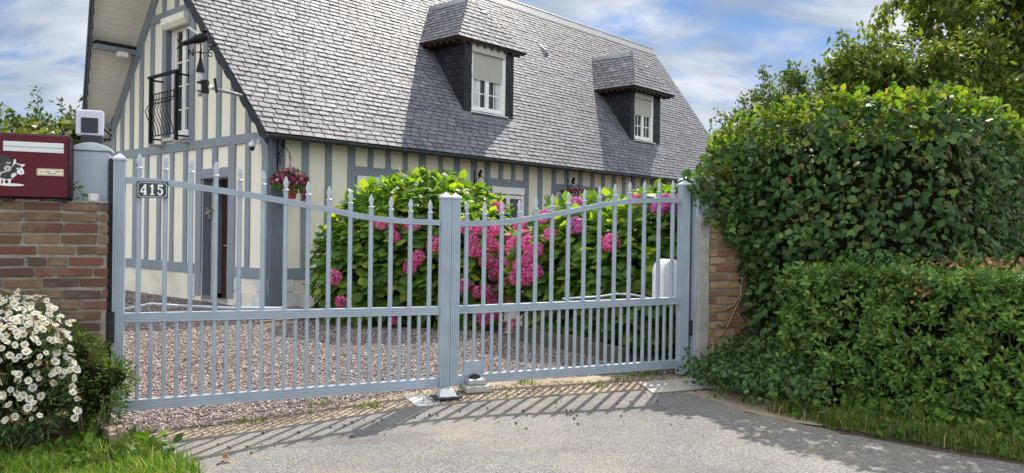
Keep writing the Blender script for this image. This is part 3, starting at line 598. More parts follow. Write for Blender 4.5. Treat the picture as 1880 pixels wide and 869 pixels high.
col = MB(); x = .5
while x < XR:
    col.sweep([(.071 * math.cos(t), .071 * math.sin(t)) for t in [math.pi + i * math.pi / 8 for i in range(9)]] + [(.066 * math.cos(t), .066 * math.sin(t)) for t in [2 * math.pi - i * math.pi / 8 for i in range(9)]], [((x, gy, gz), Y0, Z0), ((x + .03, gy, gz), Y0, Z0)]); x += .52
tag(col.build('gutter_brackets', 'gutter', H, smooth=True), kind='stuff')
MB().box((-.2, -.30, 2.79), (XR, -.02, 2.81)).build('eaves_board', 'gutter', H)
for x in (3.52, 3.0): pass
for px_, yv in ((9.35, 2.1), (14.9, 2.0)):         # small zinc roof vents
    z = rz_(yv); MB().add([(px_ - .09, yv - .16, rz_(yv - .16) + .02), (px_ + .09, yv - .16, rz_(yv - .16) + .02), (px_ + .05, yv + .08, rz_(yv + .08) + .02), (px_ - .05, yv + .08, rz_(yv + .08) + .02), (px_, yv - .18, rz_(yv - .16) + .13)], [(0, 1, 4), (1, 2, 4), (2, 3, 4), (3, 0, 4), (3, 2, 1, 0)]).build('roof_vent', 'lead', H)
MB().tube([(.45, -.30, rz_(-.3) + .03), (1.2, .9, rz_(.9) + .10), (2.2, 2.4, rz_(2.4) + .22)], .004, 5).build('aerial_cable', 'rubber', H)
# weatherboarded lean-to on the far side
wb = MB(); z = 0
while z < 3.45: wb.box((.35, W, z), (3.0, W + 1.6, z + .125)); wb.box((.33, W, z), (.35, W + 1.6, z + .02)); z += .13
wb.build('lean_to', 'weatherboard', H)
# dormers
def dormer(x0, x1, xw0, xw1, sh, dz=0, curt=True):
    yf = .375; zb = rz_(yf); ze = 5.35 + dz; ov = .3; zr = 6.52 + dz; xc = (x0 + x1) / 2 - .02
    yb = lambda z: (z - ZE) / SL - EV              # where the main roof reaches height z
    d = MB(); d.box((x0, yf, zb - .15), (x1, yf + .12, zb)); 
    d.box((x0, yf, zb), (xw0 - .0, yf + .12, ze)); d.box((xw1, yf, zb), (x1, yf + .12, ze)); d.box((xw0, yf, ze - .03), (xw1, yf + .12, ze))
    d = MB()
    for xa, xb in ((x0, x0 + .12), (x1 - .12, x1)):
        d.add([(xa, yf + .12, zb - .2), (xa, yb(ze) + .1, ze), (xa, yf + .12, ze), (xb, yf + .12, zb - .2), (xb, yb(ze) + .1, ze), (xb, yf + .12, ze)], [(0, 1, 2), (5, 4, 3), (0, 3, 4, 1), (1, 4, 5, 2), (2, 5, 3, 0)])
    d.box((x0, yf, zb - .1), (xw0, yf + .12, ze)); d.box((xw1, yf, zb - .1), (x1, yf + .12, ze)); d.box((xw0, yf, ze - .04), (xw1, yf + .12, ze)); d.box((xw0, yf + .02, zb - .1), (xw1, yf + .12, zb + .04))
    D = d.build('dormer', 'slate_gap', H)
    for O_, U_, pl2, w_ in (((x0, 0, 0), (0, -1, 0), [(-yf, zb), (-yf, ze), (-yb(ze), ze)], .2), ((0, yf, 0), X0, [(x0, zb - .05), (xw0, zb - .05), (xw0, ze), (x0, ze)], .11),
                            ((0, yf, 0), X0, [(xw1, zb - .05), (x1, zb - .05), (x1, ze), (xw1, ze)], .11), ((x1, 0, 0), Y0, [(yf, zb), (yb(ze), ze), (yf, ze)], .2)):
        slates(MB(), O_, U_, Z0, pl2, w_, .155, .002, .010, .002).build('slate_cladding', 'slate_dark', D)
    hk = MB()                                      # small bright slate hooks
    z = zb + .1; r_ = 0
    while z < ze - .1:
        y = yf + .1 + (r_ % 2) * .1
        while y < yb(z) - .05: hk.box((x0 - .014, y - .004, z - .008), (x0 - .006, y + .004, z + .008)); y += .2
        z += .155; r_ += 1
    hk.build('slate_hooks', 'steel', D)
    # window
    gl = MB().box((xw0, yf + .085, zb), (xw1, yf + .10, ze - .05)).build('window', 'glass', D)
    fr = MB(); ff = yf + .03; bb = yf + .084
    fr.box((xw0, ff - .01, zb), (xw0 + .06, bb, ze - .1)); fr.box((xw1 - .10, ff - .01, zb), (xw1, bb, ze - .1)); fr.box((xw0 + .06, ff, zb + .02), (xw1 - .1, bb, zb + .12))
    a, b = xw0 + .06, xw1 - .1; m = (a + b) / 2; fr.box((m - .055, ff + .01, zb + .12), (m + .055, bb - .002, sh + .05)); fr.box((a, ff + .015, zb + .12), (a + .045, bb - .003, sh + .05)); fr.box((b - .045, ff + .015, zb + .12), (b, bb - .003, sh + .05))
    zm_ = (zb + .12 + sh) / 2 + .02
    for u0, u1 in ((a + .045, m - .055), (m + .055, b - .045)):
        fr.box((u0, bb - .02, zm_ - .012), (u1, bb - .004, zm_ + .012)); fr.box(((u0 + u1) / 2 - .012, bb - .022, zb + .12), ((u0 + u1) / 2 + .012, bb - .0045, sh + .05)); fr.box((u0, bb - .03, zb + .12), (u1, bb - .0055, zb + .16))
    fr.build('window_frame', 'white_pvc', D, .004)
    cu = MB()
    for u0, u1 in ((a + .045, a + .045 + (m - a) * .5), (b - .045 - (b - m) * .28, b - .045)):
        cu.box((u0, yf + .072, zb + .12), (u1, yf + .0845, sh + .05))
    if curt: cu.build('curtain', 'curtain', D)
    sl = MB(); z = sh
    while z < ze - .15: sl.box((xw0 + .05, ff + .005, z), (xw1 - .09, ff + .022, z + .036)); sl.box((xw0 + .05, ff + .012, z + .036), (xw1 - .09, ff + .02, z + .042)); z += .042
    sl.build('roller_shutter', 'grey_pvc', D)
    MB().box((xw0 - .003, yf - .02, ze - .22), (xw1 - .05, yf + .06, ze - .03)).build('roller_box', 'grey_pvc', D, .012)
    MB().box((xw0 - .02, yf - .07, zb - .0), (xw1 + .0, yf + .03, zb + .022)).build('window_sill', 'white_pvc', D, .004)
    ap = MB(); nn = nf; p0 = Vector((x0 - .1, yf - .01, rz_(yf - .01) + .012)); p1 = Vector((x1 + .1, yf - .01, rz_(yf - .01) + .012)); dv = -Vf * .2
    ap.add([p0, p1, p1 + dv + nn * .004, p0 + dv + nn * .004] + [v - nn * .02 for v in (p0, p1, p1 + dv, p0 + dv)], [(0, 3, 2, 1), (4, 5, 6, 7), (0, 1, 5, 4), (2, 3, 7, 6), (1, 2, 6, 5), (3, 0, 4, 7)])
    ap.build('apron', 'lead', D)
    # hipped roof
    yo = .26 + (0 if dz == 0 else -.18); A = Vector((x0 - ov, yo, ze)); B = Vector((x1 + ov, yo, ze)); Ap = Vector((xc, yo + .76, zr))
    Lb = Vector((x0 - ov, yb(ze) + .03, ze)); Rb = Vector((x1 + ov, yb(ze) + .03, ze)); Tb = Vector((xc, yb(zr) + .03, zr))
    rr = MB(); th = Vector((0, 0, -.03)); rr.add([A, B, Ap, Lb, Rb, Tb, A + th, B + th, Lb + th, Rb + th], [(0, 1, 2), (0, 2, 5, 3), (1, 4, 5, 2), (6, 8, 9, 7), (0, 6, 7, 1), (0, 3, 8, 6), (1, 7, 9, 4)])
    rr.build('dormer_roof', 'slate_gap', D)
    sl = MB()
    for tri in ([A, B, Ap], [Lb, A, Ap, Tb], [B, Rb, Tb, Ap]):
        U_ = (tri[1] - tri[0]).normalized(); nn = U_.cross(tri[2] - tri[0]).normalized(); V_ = nn.cross(U_)
        slates(sl, tri[0] + nn * .004, U_, V_, [((p - tri[0]).dot(U_), (p - tri[0]).dot(V_)) for p in tri], .21, .12)
    sl.build('dormer_slates', 'slate', D)
    cp = MB(); dn = (A - Ap).normalized()
    sv = (Lb - Tb).normalized(); n2_ = (A - Lb).normalized().cross(Tb - Lb).normalized()
    if n2_.z < 0: n2_ = -n2_
    up_ = Vector((0, -1, 0)).cross(n2_).normalized(); up_ = up_ if up_.z < 0 else -up_
    q = [Tb + n2_ * .02, Ap + n2_ * .02, Ap + up_ * .16 + n2_ * .02 + (A - Ap) * .04, Tb + up_ * .16 + n2_ * .02]
    cp.add(q + [v - n2_ * .015 for v in q], [(0, 1, 2, 3), (7, 6, 5, 4), (0, 4, 5, 1), (1, 5, 6, 2), (2, 6, 7, 3), (3, 7, 4, 0)])
    cp.tube([Tb, Ap], .02, 8)
    cp.build('ridge_strip', 'lead', D)
    und = MB()                                     # rafters and boards below the overhang
    und.box((x0 - ov + .03, yo + .03, ze - .055), (x1 + ov - .03, yf, ze - .031)); und.box((x0 - ov + .03, yf, ze - .055), (x0 - .02, yb(ze) - .02, ze - .031))
    for i in range(6): y = yf + .05 + i * .19; und.box((x0 - ov + .04, y, ze - .10), (x0 - .015, y + .05, ze - .056))
    for i in range(9): x_ = x0 - .1 + i * (x1 - x0 + .2) / 8; und.box((x_, yo + .05, ze - .10), (x_ + .05, yf - .012, ze - .0562))
    und.build('dormer_soffit', 'brown_door', D)
    return D
dormer(4.75, 6.29, 4.97, 6.06, 4.57)
dormer(11.03, 12.52, 11.22, 12.2, 4.55, -.11, False)

# ------------------------------------------------------------ things on the house
# weathervane on an arm fixed to the barge
vo = hw(-.95, .1)
WV = thing('weathervane', 'black pigeon weathervane with N and S letters, on an arm by the roof edge', 'weathervane', (vo[0] - .165, vo[1], 0))
def flat(name, poly, mat, par, y=-.008, t=.016, o=(0, 0)):
    return MB().prism([(p[0] + o[0], p[1] + o[1]) for p in poly], (0, y, 0), X0, Z0, Y0, t).build(name, mat, par, .002)
bird = MB()
bird.lathe([(.012, -.17), (.045, -.12), (.07, -.04), (.075, .03), (.06, .09), (.03, .13)], (0, 0, 0), 14)
Tm = Matrix.Translation((-.02, 0, 4.215)) @ Matrix.Rotation(R(72), 4, 'Y'); bird.v = [tuple(Tm @ Vector(v)) for v in bird.v]
bird.tube([(.05, 0, 4.23), (.075, 0, 4.28), (.065, 0, 4.32)], [.05, .036, .03], 10); bird.lathe([(.005, -.035), (.03, -.02), (.036, 0), (.026, .025), (.005, .035)], (.06, 0, 4.335), 12); bird.tube([(.085, 0, 4.33), (.125, 0, 4.318)], [.012, .003], 6)
bird.prism([(-.12, 4.22), (-.10, 4.14), (-.26, 4.10), (-.27, 4.17)], (0, -.012, 0), X0, Z0, Y0, .024)
bird.tube([(0, 0, 4.16), (0, 0, 4.11)], .008, 6)
bird.build('bird', 'black_iron', WV, smooth=True)
flat('wing', [(-.18, 4.36), (-.16, 4.38), (.0, 4.28), (-.02, 4.25)], 'steel', WV, -.07, .012)
MB().tube([(-.30, 0, 4.125), (.21, 0, 4.12)], .005, 6).build('rod', 'steel', WV)
flat('arrow_head', [(.17, 4.155), (.26, 4.12), (.17, 4.085)], 'black_iron', WV)
flat('tail_feather', [(-.31, 4.125), (-.38, 4.20), (-.30, 4.18), (-.25, 4.125), (-.30, 4.07), (-.38, 4.05)], 'black_iron', WV)
MB().tube([(0, 0, 4.12), (.006, 0, 4.05), (-.004, 0, 4.0), (0, 0, 3.9)], [.011, .014, .018, .016], 8).tube([(-.11, 0, 4.0), (.12, 0, 4.0)], .006, 6).tube([(0, -.11, 4.0), (0, .12, 4.0)], .006, 6).build('mast', 'black_iron', WV)
flat('letter_n', [(-.19, 3.95), (-.19, 4.05), (-.165, 4.05), (-.125, 3.985), (-.125, 4.05), (-.105, 4.05), (-.105, 3.95), (-.13, 3.95), (-.17, 4.015), (-.17, 3.95)], 'black_iron', WV)
MB().tube([(.185, 0, 4.035), (.16, 0, 4.052), (.13, 0, 4.045), (.122, 0, 4.022), (.14, 0, 4.004), (.17, 0, 3.992), (.182, 0, 3.972), (.17, 0, 3.95), (.14, 0, 3.945), (.118, 0, 3.962)], .011, 6).build('letter_s', 'black_iron', WV)
MB().lathe([(.02, 3.92), (.03, 3.86), (.06, 3.76), (.066, 3.70), (.05, 3.70)], k=10).build('skirt', 'black_iron', WV)
MB().lathe([(.034, 3.70), (.034, 3.55)], k=14).build('clear_tube', 'clear_plastic', WV, smooth=True)
MB().lathe([(.036, 3.55), (.036, 3.40), (.03, 3.33)], k=14).build('socket', 'steel', WV, smooth=True)
MB().box((.04, -.05, 3.38), (.12, .05, 3.58)).box((-.04, -.045, 3.53), (.04, .045, 3.555)).box((-.04, -.045, 3.40), (.04, .045, 3.42)).build('clamp', 'black_iron', WV, .006)
MB().lathe([(.01, -.035), (.033, -.02), (.036, .0), (.033, .02), (.01, .035)], (.16, 0, 3.47), 14).build('ball_joint', 'white_pvc', WV, smooth=True)
MB().tube([(.17, 0, 3.47), (.25, .02, 3.44), (.50, .04, 3.39), (.56, .2, 3.385)], .024, 10).build('arm', 'zinc', WV, smooth=True)
flat('strap', [(.20, 3.60), (.235, 3.62), (.27, 3.40), (.235, 3.38)], 'black_iron', WV)

def curl(mb, pts, r_): mb.tube(pts, r_, 6)
def bracket(name, label, x, z, out=.34, h=.5, group=None):
    o = thing(name, label, 'bracket', hw(x, -.052 if x < .3 else -.034, z), HR, group)
    m = MB(); m.box((-.012, -.008, 0), (.012, 0, h)); m.box((-.006, -.014, .01), (.006, -.008, h - .01))
    a = [(0, -.01 - out * t, h * (.45 + .22 * math.sin(t * math.pi))) for t in [i / 10 for i in range(11)]]; curl(m, a, .007)
    e_ = a[-1]; curl(m, [(0, e_[1] + .03 * math.sin(t) - 0, e_[2] - .035 + .035 * math.cos(t)) for t in [i * .6 for i in range(9)]], .006)
    curl(m, [(0, -.01 - .09 * (1 - math.cos(t)) / 2 - .0, h * .45 - .02 - .11 * t / 3.1) for t in [i * .35 for i in range(10)]], .006)
    curl(m, [(0, -.05 - .05 * math.cos(t), h * .30 + .05 * math.sin(t)) for t in [i * .6 for i in range(11)]], .005)
    curl(m, [(0, -.11 - .045 * math.cos(t), h * .50 + .045 * math.sin(t)) for t in [i * .6 for i in range(11)]], .005)
    m.build('scroll_arm', 'black_iron', o)
    b = MB(); b.lathe([(.005, -.06), (.026, -.03), (.03, 0), (.02, .04), (.008, .06)], (0, 0, 0), 8); Tm = Matrix.Translation((0, -.15, h * .75)) @ Matrix.Rotation(R(-50), 4, 'X'); b.v = [tuple(Tm @ Vector(v)) for v in b.v]
    b.lathe([(.004, -.02), (.018, 0), (.004, .02)], (0, -.20, h * .75 + .055), 8); b.prism([(-.09, 0), (-.02, .02), (-.03, -.03)], (0, -.09, h * .72), Y0, Z0, X0, .01)
    b.prism([(0, 0), (-.05, .12), (-.11, .10), (-.07, .0)], (0, -.10, h * .75), Y0, Z0, X0, .01)
    b.build('bird_ornament', 'black_iron', o)
    return o
bracket('wall_bracket', 'black wrought iron bracket on the corner post holding the flower basket', .115, 2.27, .36, .52)
bracket('wall_bracket', 'empty black iron bird bracket above the left hydrangea', 4.68, 2.17, .34, .40)
bracket('wall_bracket', 'black iron bird bracket with a yellow dial hanging from it', 7.8, 2.19, .34, .42)
bracket('wall_bracket', 'small black iron bracket high above the right hydrangea, farthest along the wall', 10.9, 2.2, .3, .34)
dl = thing('hanging_dial', 'round dark and yellow ornament hanging above the right hydrangea', 'ornament', hw(7.8, -.42, 2.12), HR)
MB().prism([(.13 * math.cos(t), .19 * math.sin(t)) for t in [i * .3142 for i in range(20)]], (0, 0, 0), (.75, .66, 0), Z0, (.66, -.75, 0), .02).build('plate', 'bark', dl)
MB().prism([(.06 * math.cos(t) + .01, -.03 + .09 * math.sin(t) * (1 + .25 * math.cos(3 * t))) for t in [i * .3142 for i in range(20)]], (.014, -.016, 0), (.75, .66, 0), Z0, (.66, -.75, 0), .008).build('yellow_figure', 'yellow_paint', dl)
sh_ = thing('window_box', 'slate-blue window shelf with dark red plants, beyond the hydrangeas', 'planter', hw(8.1, -.25, 2.02), HR)
MB().box((-.75, -.12, 0), (.6, .12, .16)).build('box', 'timber_paint', sh_, .01)
P = rng.uniform((-.7, -.12, .12), (.55, .12, .3), (260, 3)); leaves('plants', P, rnd(260), rnd(260) + [0, 0, .8], .09, T_SMALL, 'petal_dark', sh_)
gl = thing('garden_globe', 'pale round garden globe lamp beside the right gate post, against the house wall', 'lamp', hw(12.6, -1.0, 0), HR)
MB().lathe([(.01, -.15), (.09, -.12), (.14, -.05), (.15, 0), (.14, .06), (.09, .12), (.01, .15)], (0, 0, 2.15), 18).build('globe', 'white_pvc', gl, smooth=True)
MB().tube([(0, 0, 0), (0, 0, 2.02)], .03, 10).build('pole', 'gutter', gl)
# hanging basket
BK = thing('hanging_basket', 'red pot of dark purple and red trailing flowers hanging by the house corner', 'hanging basket', hw(.115, -.42, 1.80), HR)
MB().lathe([(.09, 0), (.13, .17), (.14, .18), (.14, .205), (.12, .205)], k=20).build('pot', 'terracotta_pot', BK, smooth=False)
m = MB()
for t in (0, 2.1, 4.2): m.tube([(.13 * math.cos(t), .13 * math.sin(t), .2), (0, 0, .56)], .004, 5)
m.tube([(0, 0, .55), (.015, 0, .60), (.0, 0, .64), (-.012, 0, .67), (0, 0, .70)], .008, 6); m.build('hanger', 'terracotta_pot', BK)
k = 900; d = rnd(k); P = d * np.array([.27, .27, .19]) * rng.uniform(.5, 1.05, (k, 1)) + [0, 0, .27]
leaves('foliage', P, rnd(k) + d, d + rnd(k) * .7, rng.uniform(.04, .07, k), T_SMALL, 'privet_leaf', BK)
k = 420; d = rnd(k); d[:, 2] = abs(d[:, 2]) - .2; P = d * np.array([.29, .29, .23]) * rng.uniform(.85, 1.05, (k, 1)) + [0, 0, .28]
leaves('flowers', P, d, rnd(k), rng.uniform(.045, .075, k), T_FLORET, 'petal_dark', BK)
k = 160; t = rng.uniform(-.6, .6, k); P = np.stack([.2 + .08 * t, t * .1 - .1, rng.uniform(-.12, .2, k)], 1); leaves('trailing_flowers', P, rnd(k), rnd(k) - [0, 0, .8], rng.uniform(.03, .055, k), T_SMALL, 'petal_dark', BK)
# little bird ornament on the door reveal
DB = thing('dove_ornament', 'small grey flying dove ornament beside the brown door', 'ornament', hw(.1, DY1 - .03, 1.60), HR)
m = MB().lathe([(.004, -.09), (.022, -.04), (.028, 0), (.018, .05), (.004, .08)], k=10); Tm = Matrix.Rotation(R(60), 4, 'Y'); m.v = [tuple(Tm @ Vector(v)) for v in m.v]
m.prism([(0, 0), (.10, .07), (.17, .06), (.09, .0), (.04, -.02)], (-.02, -.01, 0), X0, Z0, Y0, .008); m.prism([(0, 0), (.03, -.11), (-.01, -.13), (-.04, -.02)], (.02, -.01, 0), X0, Z0, Y0, .008)
m.prism([(-.06, .02), (-.03, .09), (-.01, .08), (-.01, .0)], (.0, -.012, 0), X0, Z0, Y0, .008); m.build('dove', 'concrete', DB, smooth=False)

# ------------------------------------------------------------ gate
def grooved(w_, d_, k, dep=.0035, gw_=.006):       # profile, front face at -d/2 carries k grooves along the extrusion
    p = [(-w_ / 2, d_ / 2), (-w_ / 2, -d_ / 2)]
    for i in range(k):
        c = -w_ / 2 + w_ * (i + 1) / (k + 1); p += [(c - gw_ / 2, -d_ / 2), (c - gw_ / 4, -d_ / 2 + dep), (c + gw_ / 4, -d_ / 2 + dep), (c + gw_ / 2, -d_ / 2)]
    return p + [(w_ / 2, -d_ / 2), (w_ / 2, d_ / 2)]
def rail_l(x): # wavy top rail height
    pts = [(0, 1.652), (.3, 1.643), (.64, 1.602), (.98, 1.556), (1.325, 1.50), (1.47, 1.475), (1.64, 1.44), (1.8, 1.415), (1.96, 1.40), (2.37, 1.388)]
    return float(np.interp(x, [p[0] for p in pts], [p[1] for p in pts]))
def rail_r(x):
    pts = [(2.53, 1.384), (2.76, 1.391), (2.92, 1.402), (3.07, 1.42), (3.23, 1.447), (3.383, 1.476), (3.54, 1.505), (3.695, 1.538), (3.85, 1.57), (4.0, 1.597), (4.16, 1.617), (4.313, 1.628), (4.5, 1.634), (4.69, 1.638)]
    return float(np.interp(x, [p[0] for p in pts], [p[1] for p in pts]))
def smooth_f(f_): return lambda x: (f_(x - .12) + f_(x - .06) + f_(x) + f_(x + .06) + f_(x + .12)) / 5
def stile(mb, xc, w_, z0, z1, d_=.078): mb.sweep(grooved(w_, d_, 4), [((xc, 0, z0), X0, Y0), ((xc, 0, z1), X0, Y0)]); return mb
def cap(xc, w_, z, d_=.088):
    m = MB(); a = w_ / 2 + .006; b = d_ / 2 + .004; m.box((xc - a, -b, z), (xc + a, b, z + .014))
    m.add([(xc - a, -b, z + .0142), (xc + a, -b, z + .0142), (xc + a, b, z + .0142), (xc - a, b, z + .0142), (xc, 0, z + .052)], [(0, 1, 4), (1, 2, 4), (2, 3, 4), (3, 0, 4), (3, 2, 1, 0)]); return m
def finial(x, z, k=1.0):
    m = MB(); m.lathe([(.021, 0), (.023, .004), (.023, .010), (.018, .014)], (x, 0, z), 10)
    p = [(.009, .014), (.012, .022), (.019, .05), (.021, .062), (.012, .09), (.002, .112)]
    for i in range(len(p) - 1):
        (r0, z0), (r1, z1) = p[i], p[i + 1]; t0, t1 = min(.010, r0), min(.010, r1)
        m.add([(x - r0, 0, z + z0 * k), (x, -t0, z + z0 * k), (x + r0, 0, z + z0 * k), (x, t0, z + z0 * k), (x - r1, 0, z + z1 * k), (x, -t1, z + z1 * k), (x + r1, 0, z + z1 * k), (x, t1, z + z1 * k)], [(0, 1, 5, 4), (1, 2, 6, 5), (2, 3, 7, 6), (3, 0, 4, 7)])
    # raised drop in the middle
    m.add([(x - .009, -.006, z + .055), (x, -.006, z + .075), (x + .009, -.006, z + .055), (x, -.006, z + .036), (x, -.016, z + .054)], [(0, 4, 1), (1, 4, 2), (2, 4, 3), (3, 4, 0)])
    return m
RW = grooved(.072, .05, 3)
def hrail(name, par, x0, x1, zt0, zt1, h):
    k = h / .072; prof = [(p[0] * k, p[1]) for p in RW]
    m = MB(); m.sweep([(p[1], p[0]) for p in prof], [((x0, 0, zt0 - h / 2), Y0, Z0), ((x1, 0, zt1 - h / 2), Y0, Z0)]); return m.build(name, 'alu', par, .0015)
def picket(par, x, z0, z1, r_, fin=None):
    m = MB(); q = [(-r_, -r_ * .6), (-r_ * .6, -r_), (r_ * .6, -r_), (r_, -r_ * .6), (r_, r_ * .6), (r_ * .6, r_), (-r_ * .6, r_), (-r_, r_ * .6)]
    m.sweep(q, [((x, 0, z0), X0, Y0), ((x, 0, z1), X0, Y0)]); o = m.build('picket', 'alu', par)
    if fin: finial(x, z1).build('finial', 'alu_pale', o)
    return o
LX_ = [.126, .299, .471, .641, .808, .976, 1.141, 1.309, 1.468, 1.634, 1.798, 1.959, 2.12, 2.283]
LT = [1.845, 1.84, 1.829, 1.812, 1.783, 1.758, 1.722, 1.691, 1.658, 1.634, 1.609, 1.592, 1.581, 1.577]
RX_ = [2.599, 2.757, 2.914, 3.073, 3.229, 3.383, 3.54, 3.695, 3.847, 4.002, 4.156, 4.309, 4.464, 4.613]
RT = [1.571, 1.573, 1.582, 1.6, 1.63, 1.656, 1.683, 1.712, 1.746, 1.769, 1.794, 1.807, 1.816, 1.824]
def leafgate(label, xs, tips, x0, x1, bt, mt, rail, hx, hw_, lx, lw, ztop_h, ztop_l, zb_h, zb_l):
    g = thing('gate_leaf', label, 'gate', GO, GA, 'two leaves of the driveway gate')
    stile(MB(), hx, hw_, zb_h, ztop_h).build('hinge_stile', 'alu', g, .0015); cap(hx, hw_, ztop_h).build('post_cap', 'alu_pale', g)
    stile(MB(), lx, lw, zb_l, ztop_l).build('lock_stile', 'alu', g, .0015); cap(lx, lw, ztop_l, .084).build('post_cap', 'alu_pale', g)
    hrail('bottom_rail', g, x0, x1, bt(x0), bt(x1), .075); hrail('mid_rail', g, x0, x1, mt(x0), mt(x1), .066)
    fr_ = []; n_ = 40
    for i in range(n_ + 1):
        x = x0 + (x1 - x0) * i / n_; fr_.append(((x, 0, rail(x)), Y0, Z0))
    MB().sweep([(p[1] * .9, p[0] * .62) for p in grooved(.072, .05, 2)], fr_).build('top_rail', 'alu', g)
    for x, t in zip(xs, tips):
        picket(g, x, mt(x) - .002, t - .112, .0165, True); picket(g, x, bt(x) - .002, mt(x) - .066, .0135)
    for a, b in zip(xs[:-1], xs[1:]): x = (a + b) / 2; picket(g, x, bt(x) - .002, mt(x) - .066, .0135)
    return g
lin = lambda xa, za, xb, zb: (lambda x: za + (zb - za) * (x - xa) / (xb - xa))
GLf = leafgate('wide left leaf of blue-grey metal gate, carrying the 415 plate', LX_, LT, .039, 2.370, lin(.04, .082, 2.37, .112), lin(.04, .705, 2.37, .70), smooth_f(rail_l), 0, .078, 2.414, .084, 1.79, 1.59, .0, .0)
GRf = leafgate('narrower right leaf of blue-grey metal gate, beside the ivy hedge', RX_, RT, 2.536, 4.690, lin(2.53, .125, 4.69, .152), lin(2.53, .702, 4.69, .738), smooth_f(rail_r), 4.738, .092, 2.497, .074, 1.775, 1.588, .02, .04)
MB().box((2.415 + .012, -.048, 1.0), (2.455, -.0395, 1.0)) if False else None
# number plate 415
pl_ = MB().box((.112, -.046, 1.527), (.316, -.040, 1.645)).build('number_plate', 'plate_green', GLf, .002); pl_['label'] = 'dark green enamel number plate reading 415'
bd = MB(); x0, x1, z0, z1, q = .121, .307, 1.536, 1.636, .014
outer = [(x0 + q, z0), (x1 - q, z0), (x1 - q, z0 + q * .5), (x1, z0 + q), (x1, z1 - q), (x1 - q, z1 - q * .5), (x1 - q, z1), (x0 + q, z1), (x0 + q, z1 - q * .5), (x0, z1 - q), (x0, z0 + q), (x0 + q, z0 + q * .5)]
cx_, cz_ = (x0 + x1) / 2, (z0 + z1) / 2; outer = [(x0 + q, z0), (x1 - q, z0), (x1, z0 + q), (x1, z1 - q), (x1 - q, z1), (x0 + q, z1), (x0, z1 - q), (x0, z0 + q)]
for i in range(8):
    a = outer[i]; b = outer[(i + 1) % 8]; bd.tube([(a[0], -.0465, a[1]), (b[0], -.0465, b[1])], .0018, 5)
for a, b in ((x0 - .002, z0 - .002), (x1 + .002, z0 - .002), (x0 - .002, z1 + .002), (x1 + .002, z1 + .002)): bd.lathe([(.003, 0), (.002, .001)], (a, -.047, b), 8)
bd.build('border', 'enamel', pl_)
dg = MB()
def dig(poly, ox): dg.prism([(ox + p[0] * .0415, 1.548 + p[1] * .076) for p in poly], (0, -.0462, 0), X0, Z0, Y0, -.0025)
dig([(.60, 0), (1.0, 0), (1.0, .08), (.90, .10), (.90, .22), (1.0, .22), (1.0, .34), (.90, .34), (.90, 1.0), (.66, 1.0), (.0, .36), (.0, .22), (.60, .22), (.60, .10), (.50, .08), (.50, 0)], .136)
dg2 = []
dig([(.15, 0), (.85, 0), (.85, .08), (.67, .12), (.67, 1.0), (.47, 1.0), (.15, .84), (.15, .74), (.36, .78), (.36, .12), (.15, .08)], .192)
five = [(.08, 1.0), (.92, 1.0), (.92, .82), (.30, .82), (.28, .64), (.42, .67), (.62, .66), (.82, .58), (.94, .44), (.95, .28), (.84, .10), (.64, .0), (.38, -.01), (.14, .06), (.04, .20), (.10, .30), (.24, .30), (.30, .18), (.42, .11), (.56, .13), (.64, .24), (.64, .40), (.54, .52), (.38, .54), (.24, .48), (.10, .50)]
dig(five, .245)
dg.build('digits', 'enamel', pl_)
hole = MB().prism([(.136 + p[0] * .0415, 1.548 + p[1] * .076) for p in [(.24, .36), (.60, .36), (.60, .72)]], (0, -.0488, 0), X0, Z0, Y0, -.0005).build('digit_opening', 'plate_green', pl_)
# drop bolt, catch and ground stops
db = MB().box((2.585, -.034, .12), (2.735, -.026, .245)).build('bolt_cover', 'alu', GRf, .003)
MB().box((2.66, -.0335, .07), (2.675, -.0255, .12)).build('bolt_slot', 'brass', GRf, .002)
gp_ = thing('gate_stop', 'small silver metal gate stop on a black base plate under the centre posts', 'gate stop', gw(2.36, -.27, 0), GA)
MB().box((-.11, -.07, .002), (.11, .07, .02)).build('base_plate', 'gutter', gp_, .003)
MB().add([(-.07, -.05, .0205), (.07, -.05, .0205), (.07, .05, .0205), (-.07, .05, .0205), (-.055, -.02, .07), (.055, -.02, .07), (.055, .045, .07), (-.055, .045, .07)], [(0, 1, 5, 4), (1, 2, 6, 5), (2, 3, 7, 6), (3, 0, 4, 7), (4, 5, 6, 7), (3, 2, 1, 0)]).build('catch', 'silver', gp_)
bk2 = thing('bolt_socket', 'worn grey stone and steel socket block under the right leaf of the gate', 'gate stop', gw(2.66, -.06, 0), GA)
MB().box((-.10, -.11, 0), (.12, .10, .055)).build('block', 'concrete', bk2, .012)
MB().box((-.07, -.07, .056), (.09, .07, .105)).build('socket', 'steel', bk2, .01)
MB().lathe([(.045, .106), (.04, .125), (.02, .135)], (.01, 0, 0), 12).build('bolt_tip', 'rubber', bk2)
sl_ = MB().prism([(2.08, .0), (2.36, .0), (2.30, -.44), (2.09, -.41)], (0, 0, -.045), X0, Y0, Z0, .03).build('concrete_slab', 'quoin', None, .004, loc=GO, rz=GA); tag(sl_, 'pale square concrete pad at the foot of the gate centre', 'slab')
sl2 = MB().prism([(4.15, -.20), (4.72, -.16), (4.70, -.62), (4.02, -.64)], (0, 0, .002), X0, Y0, Z0, .01).build('concrete_slab', 'concrete', None, .004, loc=GO, rz=GA); tag(sl2, 'grey concrete slab beside the ivy at the right end of the gate', 'slab')
